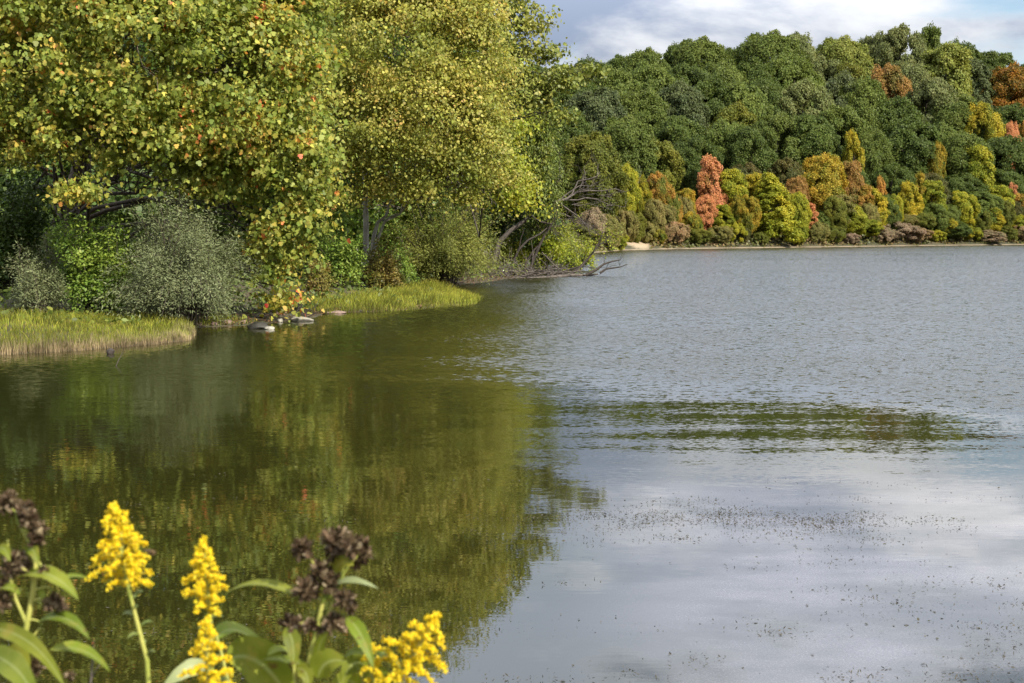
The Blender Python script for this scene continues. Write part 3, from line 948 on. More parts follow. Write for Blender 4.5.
# clustering: larger tufts bring small companions
leaves(mb, B, r.normal(0, .22, (len(B), 3)) + np.array([0, 0, 1]), sz * 1.0, OVAL, r.random(len(B)), r=r)
for q in range(260):
    i = r.integers(0, len(B))
    m = r.integers(5, 22)
    c = B[i] + np.column_stack([r.normal(0, .13, m), r.normal(0, .09, m), r.random(m) * .012])
    leaves(mb, c, r.normal(0, .6, (m, 3)) + np.array([0, 0, .8]), r.uniform(.012, .035, m), NARROW, r.random(m), r=r)
tag(mb.build('floating_weed', WEED), 'specks and strands of weed floating on the calm near water', 'water weed', kind='stuff')

# ------------------------------------------------------------------ far wood: base crowns
def far_crown(kind, seed):
    r = np.random.default_rng(seed)
    mb = MB()
    if kind == 'round':
        H, W, n, c0, rz, lr = 16, 13, 50, 9.2, 6.6, (1.2, 2.7)
    elif kind == 'tall':
        H, W, n, c0, rz, lr = 16, 9, 34, 8.8, 7.2, (1.0, 2.3)
    elif kind == 'cone':
        H, W, n, c0, rz, lr = 16, 9.5, 62, 7.6, 8.0, (.8, 1.8)
    else:
        H, W, n, c0, rz, lr = 5, 8, 40, 2.2, 2.6, (.6, 1.15)
    nb = int(n * .85)
    sx_, sy_ = r.normal(0, W * .05, 2)
    for i in range(nb):
        z = -1 + 2 * (i + r.random()) / nb
        a = i * 2.4 + r.normal(0, .5)
        rr = math.sqrt(max(0, 1 - z * z * .96))
        if kind == 'cone':
            rr = (1 - (z + 1) / 2) ** .75 * 1.05
        k = r.uniform(.74, 1.0)
        S = lr[1] * r.uniform(.45, .95)                # a bough
        wx = W / 2 - S * .75
        hz = (c0 + z * (rz - S * .75))
        c = np.array([math.cos(a) * rr * wx * k + sx_ * z, math.sin(a) * rr * wx * k + sy_ * z, hz])
        d = nrm(np.array([c[0], c[1], (c[2] - c0) * .7 + .8]))
        br = r.random()
        for q_ in range(r.integers(12, 19)):             # its leafy tufts
            e = nrm(r.normal(0, 1, 3) + d * .9 + np.array([0, 0, .35]))
            s = S * r.uniform(.22, .48)
            cc = c + e * S * np.array([1, 1, .9]) * r.uniform(.55, 1.05)
            m = int(150 * (s / .8) ** 1.5 * (1.0 if kind != 'shrub' else 3.2)) + 16
            q = nrm(r.normal(0, 1, (m, 3)) + e * .6 + np.array([0, 0, .3]))
            P = cc + q * s * np.array([1.1, 1.1, .9]) * (1.15 - .5 * r.random((m, 1)) ** 1.5) + r.normal(0, .24 * s, (m, 3))
            N = q * .38 + e * .15 + d * .45 + r.normal(0, .6, (m, 3)) + np.array([0, 0, .2])
            cs = (.30 if kind != 'shrub' else .15)
            leaves(mb, P, N, cs * r.uniform(.5, 1.2, m), CLUMP, np.clip(.4 * r.random(m) + .35 * r.random() + .25 * br, 0, 1), r=r)
    return mb, H, W


def far_wood(H, W, kind, seed):
    r = np.random.default_rng(seed)
    mb = MB()
    if kind == 'shrub':
        for i in range(9):
            a = r.uniform(0, 6.28)
            tube(mb, curve((0, 0, -.3), (math.cos(a) * W * .35, math.sin(a) * W * .35, H * r.uniform(.5, .85)), .2, .05, 5, r), np.linspace(.06, .02, 5), 4)
        return mb
    path = curve((0, 0, -1.0), (r.normal(0, .4), r.normal(0, .4), H * .8), 0, .012, 7, r)
    tube(mb, path, np.linspace(.32, .06, 7), 7)
    for i in range(10):
        u = r.uniform(.3, .9)
        s0 = np.array([np.interp(u, np.linspace(0, 1, 7), path[:, q]) for q in range(3)])
        a = r.uniform(0, 6.28)
        tube(mb, curve(s0, s0 + np.array([math.cos(a) * W * .36 * (1.1 - u), math.sin(a) * W * .36 * (1.1 - u), H * .16]), .3, .04, 5, r), np.linspace(.12, .03, 5), 5)
    return mb


PAL = {   # name: (words, ramp stops)
    'dg': ('dark green', [(0, (0.051, 0.072, 0.016)), (.5, (0.083, 0.114, 0.022)), (1, (0.126, 0.157, 0.031))]),
    'mg': ('green', [(0, (0.068, 0.094, 0.018)), (.5, (0.115, 0.148, 0.029)), (1, (0.176, 0.200, 0.040))]),
    'bg': ('bluish green', [(0, (0.055, 0.076, 0.029)), (.5, (0.091, 0.113, 0.042)), (1, (0.133, 0.149, 0.054))]),
    'gg': ('greyish green', [(0, (0.089, 0.111, 0.035)), (.5, (0.158, 0.176, 0.057)), (1, (0.226, 0.229, 0.077))]),
    'lg': ('pale yellowish green', [(0, (0.120, 0.155, 0.027)), (.5, (0.204, 0.226, 0.045)), (1, (0.288, 0.286, 0.059))]),
    'ol': ('olive', [(0, (0.076, 0.100, 0.017)), (.5, (0.144, 0.156, 0.024)), (1, (0.250, 0.224, 0.030))]),
    'yg': ('yellow-green', [(.1, (0.108, 0.150, 0.015)), (.5, (0.261, 0.271, 0.024)), (.9, (0.491, 0.406, 0.032))]),
    'ye': ('yellow', [(.25, (.12, .155, .018)), (.5, (.33, .29, .025)), (.8, (.54, .40, .035))]),
    'go': ('golden', [(.28, (.11, .14, .018)), (.52, (.32, .25, .028)), (.8, (.48, .30, .035))]),
    'or': ('orange', [(.25, (.14, .16, .024)), (.5, (.38, .23, .04)), (.8, (.54, .27, .07))]),
    'sa': ('salmon-red', [(.1, (.25, .18, .04)), (.35, (.50, .225, .085)), (.8, (.64, .29, .14))]),
    'rb': ('rusty brown', [(.15, (.11, .13, .03)), (.45, (.28, .17, .045)), (.85, (.40, .215, .07))]),
    'pk': ('pinkish brown', [(0, (0.154, 0.156, 0.047)), (.5, (0.322, 0.221, 0.108)), (1, (0.476, 0.273, 0.162))]),
    'mv': ('mauve-brown', [(0, (0.140, 0.156, 0.054)), (.5, (0.294, 0.221, 0.135)), (1, (0.420, 0.286, 0.203))]),
    'ta': ('tan', [(0, (.11, .13, .03)), (.5, (.24, .21, .06)), (1, (.36, .28, .11))]),
    'do': ('dark olive brown', [(0, (.05, .07, .018)), (.5, (.10, .10, .028)), (1, (.19, .13, .04))]),
    'ot': ('orange-topped green', [(0, (.05, .06, .012)), (.45, (.12, .09, .014)), (.62, (.28, .13, .018)), (1, (.36, .15, .025))]),
}
PALM = {k: leaf_mat('foliage_' + v[0].replace(' ', '_').replace('-', '_'), v[1],   .16, .55, .34, .5, .15, .22) for k, v in PAL.items()}
FARBARK = BARK

# (px, top py, width px, palette, kind, metres behind the far shoreline, own label or None)
FAR = [
    # crest
    (566, 66, 40, 'dg', 'round', 150, None), (592, 62, 40, 'dg', 'round', 150, None), (616, 57, 34, 'dg', 'round', 155, None), (645, 50, 44, 'mg', 'round', 140, None), (668, 47, 24, 'dg', 'tall', 155, None),
    (700, 39, 54, 'mg', 'round', 145, None), (733, 48, 34, 'dg', 'round', 155, None), (770, 33, 60, 'mg', 'round', 145, None), (795, 36, 40, 'gg', 'round', 150, None), (818, 48, 28, 'dg', 'round', 158, None),
    (841, 38, 50, 'lg', 'round', 145, 'pale yellowish green tree on the crest, left of the tallest grey-green crown'), (870, 36, 36, 'gg', 'round', 150, None), (895, 29, 46, 'gg', 'round', 142, None), (923, 28, 26, 'mg', 'tall', 140, 'narrow tallest green tree at the highest point of the crest'),
    (946, 45, 26, 'dg', 'round', 155, None), (962, 46, 30, 'dg', 'tall', 150, None), (980, 53, 24, 'dg', 'tall', 148, None), (996, 53, 26, 'mg', 'tall', 150, None), (1015, 66, 30, 'dg', 'round', 150, None), (1040, 66, 40, 'mg', 'round', 150, None),
    (430, 70, 50, 'dg', 'round', 150, None), (475, 66, 54, 'mg', 'round', 150, None), (520, 66, 54, 'dg', 'round', 150, None), (545, 70, 44, 'mg', 'round', 150, None),
    (450, 100, 60, 'dg', 'round', 80, None), (505, 98, 60, 'mg', 'round', 85, None), (548, 88, 50, 'dg', 'round', 90, None), (530, 140, 54, 'mg', 'round', 40, None), (565, 112, 50, 'dg', 'round', 50, None), (560, 150, 44, 'mg', 'round', 20, None), (480, 145, 60, 'dg', 'round', 40, None),
    # upper slope
    (585, 84, 50, 'dg', 'round', 95, None), (613, 72, 46, 'mg', 'round', 105, None), (650, 68, 48, 'mg', 'round', 105, None), (686, 66, 50, 'dg', 'round', 105, None), (722, 64, 48, 'mg', 'round', 108, None), (752, 62, 46, 'dg', 'round', 108, None),
    (790, 58, 54, 'mg', 'round', 108, None), (820, 60, 40, 'gg', 'round', 110, None), (846, 66, 32, 'ol', 'round', 100, 'olive brown tree touching the rusty brown tree on its left'), (880, 69, 42, 'rb', 'round', 98, 'rusty brown round tree high on the far hill'), (908, 62, 46, 'gg', 'round', 110, None), (938, 45, 44, 'lg', 'tall', 104, 'tall pale yellowish green tree below the highest point of the crest'),
    (969, 62, 36, 'bg', 'tall', 104, None), (1003, 68, 50, 'ot', 'round', 100, 'orange-topped dark tree high at the right edge'), (1036, 84, 44, 'dg', 'round', 100, None),
    # middle slope
    (598, 92, 62, 'bg', 'round', 58, None), (640, 92, 50, 'mg', 'round', 70, None), (672, 88, 52, 'bg', 'round', 68, None), (704, 82, 52, 'dg', 'round', 74, None), (738, 86, 54, 'mg', 'round', 70, None), (768, 84, 46, 'dg', 'round', 76, None), (800, 84, 54, 'gg', 'round', 70, None),
    (834, 78, 44, 'bg', 'round', 78, None), (856, 82, 46, 'mg', 'round', 70, None), (888, 100, 54, 'dg', 'round', 62, None), (924, 80, 46, 'gg', 'round', 74, None), (950, 96, 48, 'mg', 'round', 66, None), (1010, 106, 50, 'dg', 'round', 66, None), (1045, 112, 46, 'mg', 'round', 66, None),
    (728, 108, 46, 'ol', 'round', 56, None), (975, 106, 34, 'ye', 'round', 56, 'yellow-orange crown high among green trees below the bluish tree at right'), (1007, 124, 18, 'sa', 'round', 52, 'small salmon crown at the right edge below the orange-topped tree'), (1022, 122, 20, 'or', 'round', 52, None),
    # lower slope greens
    (592, 136, 54, 'ol', 'round', 18, 'olive yellow round tree just right of the vine-draped column'), (628, 118, 54, 'mg', 'round', 32, None), (652, 142, 42, 'ol', 'round', 24, None), (675, 118, 46, 'dg', 'round', 40, None), (692, 138, 44, 'dg', 'round', 28, None), (720, 125, 46, 'mg', 'round', 40, None),
    (748, 130, 44, 'dg', 'round', 32, None), (776, 116, 50, 'mg', 'round', 42, None), (806, 118, 52, 'dg', 'round', 38, None), (830, 108, 48, 'mg', 'round', 46, None), (852, 133, 17, 'ye', 'tall', 24, 'thin yellow-orange tree rising between green crowns at mid slope'), (870, 133, 34, 'mg', 'round', 30, None),
    (905, 122, 56, 'dg', 'round', 38, None), (934, 128, 36, 'mg', 'round', 40, None), (958, 134, 46, 'mg', 'round', 32, None), (1002, 138, 50, 'dg', 'round', 32, None), (976, 148, 30, 'yg', 'tall', 24, None), (1036, 140, 40, 'mg', 'round', 30, None), (933, 143, 18, 'go', 'round', 28, None),
    (700, 160, 34, 'dg', 'round', 18, None), (745, 165, 34, 'do', 'round', 18, None), (785, 160, 34, 'do', 'round', 22, None), (845, 165, 40, 'dg', 'round', 20, None), (890, 165, 36, 'dg', 'round', 20, None), (925, 175, 36, 'do', 'round', 16, None), (960, 175, 40, 'dg', 'round', 18, None), (1000, 172, 40, 'dg', 'round', 18, None),
    # autumn belt along the shore
    (608, 165, 30, 'ol', 'round', 18, None), (622, 168, 26, 'yg', 'round', 16, None), (641, 178, 18, 'ye', 'round', 14, None), (657, 174, 28, 'or', 'round', 11, 'orange-salmon tree left of the salmon-red maple'), (671, 196, 20, 'or', 'round', 8, None), (684, 189, 20, 'go', 'tall', 9, 'slim golden-orange tree touching the salmon-red maple on its left'),
    (710, 158, 29, 'sa', 'tall', 11, 'tall salmon-red maple standing out on the far shore'), (702, 197, 24, 'sa', 'round', 7, 'low salmon-red crown at the foot of the salmon-red maple'), (731, 170, 28, 'yg', 'tall', 9, None), (752, 175, 24, 'ye', 'tall', 11, None),
    (772, 172, 46, 'yg', 'cone', 4, 'pointed yellow-green tree at the water with a deep shaded left side'), (794, 196, 22, 'yg', 'tall', 8, None), (795, 178, 24, 'rb', 'round', 12, None), (808, 204, 15, 'sa', 'tall', 5, 'narrow red tree right of the pointed yellow-green tree'), (820, 156, 44, 'go', 'round', 14, None),
    (848, 162, 22, 'rb', 'tall', 12, None), (836, 196, 28, 'ta', 'tall', 7, None), (860, 186, 20, 'or', 'tall', 9, None), (873, 189, 24, 'ye', 'tall', 9, None), (879, 178, 12, 'or', 'tall', 11, 'small orange-red treetop above the bare slope'), (850, 207, 30, 'yg', 'round', 5, None), (866, 220, 26, 'yg', 'round', 4, None),
    (908, 183, 22, 'ye', 'tall', 11, None), (916, 174, 16, 'go', 'tall', 13, None), (931, 181, 24, 'yg', 'tall', 9, None), (933, 204, 26, 'mg', 'round', 6, None), (956, 192, 34, 'yg', 'round', 8, None), (945, 218, 20, 'ye', 'round', 4, None), (921, 214, 22, 'ol', 'round', 5, None),
    (953, 222, 28, 'dg', 'round', 3, None), (998, 186, 26, 'yg', 'tall', 10, None), (1011, 183, 12, 'sa', 'tall', 11, 'small red treetop near the right edge above the shore'), (1010, 200, 22, 'do', 'round', 8, None), (988, 208, 24, 'ye', 'tall', 6, None), (976, 192, 28, 'mg', 'tall', 9, None), (1020, 194, 22, 'or', 'tall', 8, None), (1040, 190, 30, 'yg', 'round', 8, None),
    # shrubs on the waterline
    (596, 208, 34, 'mv', 'shrub', 10, None), (622, 206, 30, 'ta', 'shrub', 10, None), (604, 215, 40, 'ta', 'shrub', 5, None), (616, 233, 24, 'yg', 'shrub', 2.5, None), (634, 212, 22, 'ol', 'shrub', 8, None), (648, 222, 22, 'ta', 'shrub', 6, None), (656, 228, 18, 'go', 'shrub', 3.5, None), (672, 222, 32, 'pk', 'shrub', 3.5, None), (697, 228, 26, 'ol', 'shrub', 2.5, None), (718, 226, 28, 'ta', 'shrub', 3, None), (735, 222, 20, 'yg', 'shrub', 3, None),
    (742, 228, 16, 'do', 'shrub', 3, None), (795, 224, 24, 'yg', 'shrub', 2.5, None), (815, 222, 26, 'ta', 'shrub', 3, None), (832, 226, 24, 'ol', 'shrub', 2.5, None), (850, 233, 18, 'mv', 'shrub', 2, None), (897, 222, 42, 'mv', 'shrub', 4, None), (915, 228, 30, 'pk', 'shrub', 3, None), (880, 226, 26, 'mv', 'shrub', 3, None),
    (935, 230, 20, 'yg', 'shrub', 2.5, None), (968, 226, 24, 'yg', 'shrub', 2.5, None), (986, 230, 34, 'mv', 'shrub', 2.5, None), (1004, 226, 22, 'ol', 'shrub', 3, None), (1020, 224, 24, 'pk', 'shrub', 3, None), (1042, 224, 30, 'yg', 'shrub', 3, None), (580, 225, 40, 'ol', 'shrub', 6, None), (690, 212, 22, 'go', 'shrub', 5, None), (760, 232, 14, 'ol', 'shrub', 2, None), (720, 205, 22, 'yg', 'tall', 6, None), (664, 205, 22, 'ta', 'round', 7, None),
]
_r = np.random.default_rng(77)
for _px in np.linspace(640, 1030, 30):
    _px = float(_px + _r.uniform(-6, 6))
    if abs(_px - 710) < 18 or abs(_px - 772) < 24 or abs(_px - 634) < 14: continue
    _k = ['yg', 'ol', 'ye', 'yg', 'go', 'ta', 'mg'][_r.integers(7)]
    FAR.append((_px, float(_r.uniform(192, 216)), float(_r.uniform(16, 26)), _k, 'round', float(_r.uniform(4, 9)), None))
BASE = {}
for kind, seeds in (('round', (1, 2, 3, 4)), ('tall', (5, 6)), ('cone', (7,)), ('shrub', (8, 9))):
    BASE[kind] = []
    for sd in seeds:
        cm, H, W = far_crown(kind, 100 + sd)
        wm = far_wood(H, W, kind, 200 + sd)
        BASE[kind].append((cm.mesh('crown', PALM['dg']), wm.mesh('trunk', FARBARK, (0, 0, 0), True), H, W))

spx = np.array([p[0] for p in left_px[27:]])
spy = np.array([s[1] for s in shore[27:]])


def row_words(d, kind, top):
    if kind == 'shrub': return 'at the far waterline'
    if d >= 135: return 'on the far hilltop'
    if d >= 90: return 'high on the far hillside'
    if d >= 50: return 'midway up the far hillside'
    if d >= 15: return 'low on the far hillside'
    return 'along the far shore'


SHAPE = {'round': 'round tree', 'tall': 'narrow tree', 'cone': 'pointed tree', 'shrub': 'shrub'}
items = []
for i, (px, top, w, pal, kind, d, lab) in enumerate(FAR):
    Yt = float(np.interp(px, spx, spy)) + d
    X = (px - CX) / F * Yt
    gz = g1(X, Yt)
    ztop = at(px, top, Yt)[2]
    items.append(dict(px=px, top=top, w=w, pal=pal, kind=kind, d=d, lab=lab, X=X, Y=Yt, gz=gz, H=max(1.5, ztop - gz), W=w * Yt / F))

# labels: own words first, then colour + shape + slope, then the landmark beside it, then the count from the left
LM = [(710, 165, 'salmon-red maple'), (880, 85, 'rusty brown tree'), (1003, 85, 'orange-topped tree'), (772, 205, 'pointed yellow-green tree'), (634, 241, 'sandy bank'), (923, 28, 'highest point'), (885, 212, 'bare slope')]
def base_words(it):
    return f"{PAL[it['pal']][0]} {SHAPE[it['kind']]} {row_words(it['d'], it['kind'], it['top'])}"
from collections import Counter
cnt = Counter(base_words(it) for it in items if not it['lab'])
cand = {}
for it in items:
    if it['lab'] or cnt[base_words(it)] == 1: continue
    mid = it['top'] + 14
    best = min(LM, key=lambda L: math.hypot(L[0] - it['px'], (L[1] - mid)))
    dx, dy = it['px'] - best[0], mid - best[1]
    if math.hypot(dx, dy) < 75:
        rel = ('right of' if dx > 0 else 'left of') if abs(dx) > abs(dy) * .8 else ('below' if dy > 0 else 'above')
        it['rel'] = f"{base_words(it)}, {rel} the {best[2]}"
cr = Counter(it.get('rel') for it in items)
ORD = ['first', 'second', 'third', 'fourth', 'fifth', 'sixth', 'seventh', 'eighth', 'ninth', 'tenth']
for it in items:
    if it['lab']: continue
    b = base_words(it)
    if cnt[b] == 1: it['lab'] = b
    elif it.get('rel') and cr[it['rel']] == 1: it['lab'] = it['rel']
    else:
        same = sorted([q for q in items if base_words(q) == b], key=lambda q: q['px'])
        k = same.index(it)
        n = len(same)
        if k == n - 1: o = 'rightmost of its kind'
        elif k == 0: o = 'leftmost of its kind'
        elif n - k <= 3: o = ORD[n - k - 1] + ' from the right of its kind'
        else: o = ORD[k] + ' from the left of its kind'
        it['lab'] = f"{b}, {o}"

r = np.random.default_rng(303)
for it in items:
    crown_me, trunk_me, H, W = BASE[it['kind']][r.integers(len(BASE[it['kind']]))]
    shrubby = it['kind'] == 'shrub'
    o = thing('shrub' if shrubby else 'tree', it['lab'], 'shrub' if shrubby else 'tree', (it['X'], it['Y'], it['gz']), 'shrubs along the far shore' if shrubby else 'trees on the far hillside')
    s = it['W'] / W * 1.04
    s *= 1.2 if (not shrubby and it['d'] > 15) else 1.06
    o.scale = (s, s, it['H'] / H)
    o.rotation_euler = (0, 0, r.uniform(0, 6.28))
    c = bpy.data.objects.new('crown', crown_me)
    COL.objects.link(c)
    c.parent = o
    c.material_slots[0].link = 'OBJECT'
    c.material_slots[0].material = PALM[it['pal']]
    k = bpy.data.objects.new('stems' if shrubby else 'trunk', trunk_me)
    COL.objects.link(k)
    k.parent = o

# ------------------------------------------------------------------ foreground plants on the near bank
STEM = solid_mat('green_stem', (.22, .26, .04), (.46, .43, .11), 40, .55, .1, (1, 1, .2))
FLORET = leaf_mat('goldenrod_florets', [(0, (.62, .42, .006)), (.5, (.82, .62, .014)), (1, (.88, .72, .06))], 30, .4, .25, .4, .2)
BLADE = leaf_mat('ironweed_leaf', [(0, (.12, .155, .016)), (.5, (.19, .23, .022)), (1, (.30, .32, .05))], 14, .75, .45, .25, .2, rib=True)
GRBLADE = leaf_mat('goldenrod_leaf', [(0, (.08, .13, .03)), (1, (.20, .24, .06))], 14, .6, .35, .3, .4)
SEED = leaf_mat('dried_seed_bracts', [(0, (.045, .030, .016)), (.55, (.115, .078, .045)), (1, (.40, .31, .20))], 60, .2, .12, .7, .04)
SHRIVEL = leaf_mat('pale_leaf', [(0, (.20, .24, .09)), (1, (.38, .40, .20))], 14, .6, .3, .3, .3)
ICO = None
_g = (1 + 5 ** .5) / 2
ICOV = nrm(np.array([(-1, _g, 0), (1, _g, 0), (-1, -_g, 0), (1, -_g, 0), (0, -1, _g), (0, 1, _g), (0, -1, -_g), (0, 1, -_g), (_g, 0, -1), (_g, 0, 1), (-_g, 0, -1), (-_g, 0, 1)], float))
ICOF = np.array([(0, 11, 5), (0, 5, 1), (0, 1, 7), (0, 7, 10), (0, 10, 11), (1, 5, 9), (5, 11, 4), (11, 10, 2), (10, 7, 6), (7, 1, 8), (3, 9, 4), (3, 4, 2), (3, 2, 6), (3, 6, 8), (3, 8, 9), (4, 9, 5), (2, 4, 11), (6, 2, 10), (8, 6, 7), (9, 8, 1)])


def blobs(mb, C, R_, r):
    n = len(C)
    v = C[:, None, :] + ICOV[None] * R_[:, None, None] * r.uniform(.7, 1.25, (n, 12, 1))
    f = (np.arange(n)[:, None, None] * 12 + ICOF[None]).reshape(-1, 3)
    mb.add(v.reshape(-1, 3), f, np.repeat(r.random(n), 12))


def blade(mb, pts, width, nrm_v, r, fold=.25, seg=14, shape=.75, wave=.05):
    """a lanceolate leaf along a quadratic curve, folded on its midrib"""
    p0, p1, p2 = [np.asarray(p, float) for p in pts]
    u = np.linspace(0, 1, seg)[:, None]
    c = p0 * (1 - u) ** 2 + 2 * p1 * u * (1 - u) + p2 * u ** 2
    tg = nrm(np.gradient(c, axis=0))
    N = nrm(nrm_v)
    sd = nrm(np.cross(tg, N))
    nn = np.cross(sd, tg)
    uu = u[:, 0]
    w = width * .5 * np.clip(np.sin(math.pi * uu ** shape) ** .85, 0, 1)
    w[0] = width * .03
    w[-1] = 0
    wv = 1 + wave * np.sin(uu * 23 + r.uniform(0, 6))
    rows = []
    for k in (-1, -.5, 0, .5, 1):
        z = fold * abs(k) * w + .08 * width * math.sin(k * 3) * np.sin(uu * 7 + 1) * .3
        rows.append(c + sd * (k * w * wv)[:, None] + nn * z[:, None])
    V = np.stack(rows, 1).reshape(-1, 3)
    i = np.arange(seg - 1)[:, None] * 5
    j = np.arange(4)[None]
    f = np.stack([i + j, i + j + 1, i + 6 + j, i + 5 + j], -1).reshape(-1, 4)
    mb.add(V, f, np.repeat(r.uniform(.25, .75) + .0 * uu, 5), np.tile(np.array([1, .5, 0, .5, 1.0]), seg))


def goldenrod(label, tip, base_px, Y, head_px, width_px, seed, tiers=30, lean_dir=None):
    r = np.random.default_rng(seed)
    k = Y / F
    pt, pb = at(*tip, Y), at(*base_px, Y)
    d = nrm(pb - pt)
    gx_, gy_ = pb[0] + .02, Y + .02
    gz = g1(gx_, gy_)
    root = thing('goldenrod', label, 'flower', (gx_, gy_, gz), None)
    st = MB()
    mid = pt * .5 + pb * .5 + np.array([(-1) ** seed * 3 * k, 0, 0])
    path = [np.array([gx_, gy_, gz - .02]), np.array([gx_, gy_, gz]) * .5 + pb * .5 + np.array([.01, 0, 0]), pb, mid, pt]
    tube(st, path, [.0048, .0045, .004, .003, .0012], 7)
    ax = nrm(pb - pt) * head_px * k           # from tip down along the head
    u_side = nrm(np.cross(ax, [0, 1, 0]))
    v_side = nrm(np.cross(ax, u_side))
    pc, fl = [], MB()
    for i in range(tiers):
        q = (i + r.uniform(0, .8)) / tiers
        a = i * 2.399 + r.normal(0, .25)
        L = width_px * k * .5 * (.10 + 1.0 * min(1, q * 1.35) ** .9) * r.uniform(.72, 1.1) * (1 if q < .85 else .8)
        out = u_side * math.cos(a) + v_side * math.sin(a)
        s0 = pt + ax * q
        up = -nrm(ax)
        e = s0 + out * L + up * L * .30
        m = s0 + out * L * .55 + up * L * .42
        tt = np.linspace(0, 1, 9)[:, None]
        c = s0 * (1 - tt) ** 2 + 2 * m * tt * (1 - tt) + e * tt ** 2
        c[:, 2] -= (tt[:, 0] ** 3) * L * .22
        tube(st, c, np.linspace(.0011, .0005, 9), 4, cap=False)
        n = int(12 + L / .0009)
        uu = r.uniform(.12, 1.0, n)
        P = np.stack([np.interp(uu, tt[:, 0], c[:, x]) for x in range(3)], -1)
        P += r.normal(0, .0022, (n, 3)) + np.array([0, 0, .0022])
        pc.append(P)
    n = 40
    pc.append(pt + ax * r.uniform(-.02, .12, n)[:, None] + r.normal(0, .0022, (n, 3)))
    P = np.concatenate(pc)
    blobs(fl, P, r.uniform(.0012, .0024, len(P)), r)
    # ray florets: tiny petals standing out of the heads
    i = r.integers(0, len(P), len(P) * 2)
    leaves(fl, P[i], r.normal(0, 1, (len(i), 3)), r.uniform(.003, .0055, len(i)), NARROW * np.array([2.2, 1, 1]), r.random(len(i)), r.normal(0, 1, (len(i), 3)) + np.array([0, 0, .4]), r=r)
    st.build('stem', STEM, root, True)
    fl.build('flower_head', FLORET, root)
    # narrow stem leaves below the head
    for i in range(9):
        q = 1.08 + i * .11
        if q > 2.6: break
        s0 = pt + ax * q if np.linalg.norm(ax) * q < np.linalg.norm(pb - pt) else pb + (np.array([gx_, gy_, gz]) - pb) * (.06 * i)
        a = i * 2.4 + seed
        o = u_side * math.cos(a) + v_side * math.sin(a) * .8
        L = r.uniform(.020, .036)
        lf = MB()
        blade(lf, [s0, s0 + o * L * .6 + np.array([0, 0, L * .45]), s0 + o * L + np.array([0, 0, L * .15])], L * .28, (r.normal(0, .3), -.5, 1), r, .3, 8)
        lf.build('leaf', GRBLADE, root, True)
    return root


goldenrod('tall yellow goldenrod, leftmost flower head, standing before dark water', (113, 506), (147, 660), 2.3, 90, 66, 401, 38)
goldenrod('yellow goldenrod with a slim head, second from the left, tip above its neighbours leaves', (203, 541), (212, 690), 2.25, 76, 48, 402, 30)
goldenrod('short yellow goldenrod head low in front of the slim goldenrod stem', (207, 622), (214, 760), 2.2, 90, 60, 403, 26)
goldenrod('yellow goldenrod leaning right at the right of the dark seed heads', (437, 616), (384, 700), 2.3, 82, 70, 404, 36)
goldenrod('small yellow goldenrod spray tucked beside the long curved leaf', (362, 632), (388, 720), 2.32, 60, 26, 405, 14)


def seed_head(px, py, Y, rad_px, parent, seed):
    r = np.random.default_rng(seed)
    k = Y / F
    c = at(px, py, Y)
    R_ = rad_px * k
    mb = MB()
    blobs(mb, c[None], np.array([R_ * .55]), r)
    n = 70
    d = nrm(r.normal(0, 1, (n, 3)) + np.array([0, 0, .35]))
    P = c + d * R_ * .35
    leaves(mb, P, np.cross(d, r.normal(0, 1, (n, 3))), R_ * r.uniform(.55, .95, n), OVAL * np.array([.9, 1, 2.5]), r.random(n) ** 1.6, d + r.normal(0, .25, (n, 3)), r=r)
    return mb.build('seed_head', SEED, parent)


def ironweed(label, Y, stems, heads, leaf_list, seed, pedicels):
    r = np.random.default_rng(seed)
    b = at(*stems[0][0][0], Y)
    gz = g1(b[0], Y)
    root = thing('ironweed', label, 'plant', (b[0], Y, gz))
    st = MB()
    for pts, r0 in stems:
        q = [at(x, y, Y) for x, y in pts]
        if pts[0][1] >= 683:
            q = [np.array([q[0][0], Y, gz - .02])] + q
        tube(st, q, np.linspace(r0, r0 * .55, len(q)), 8)
    for a, c in pedicels:
        tube(st, curve(at(*a, Y), at(*c, Y + r.normal(0, .006)), .004, .02, 5, r), np.linspace(.0022, .0014, 5), 5)
    st.build('stem', STEM, root, True)
    for i, (x, y, rad) in enumerate(heads):
        seed_head(x, y, Y + r.normal(0, .012), rad, root, seed * 50 + i)
    for (p0, p1, p2, w, nv, dy, mat) in leaf_list:
        lf = MB()
        blade(lf, [at(*p0, Y), at(*p1, Y + dy * .6), at(*p2, Y + dy)], .88 * w * Y / F, nv, r)
        lf.build('leaf', mat, root, True)
    return root


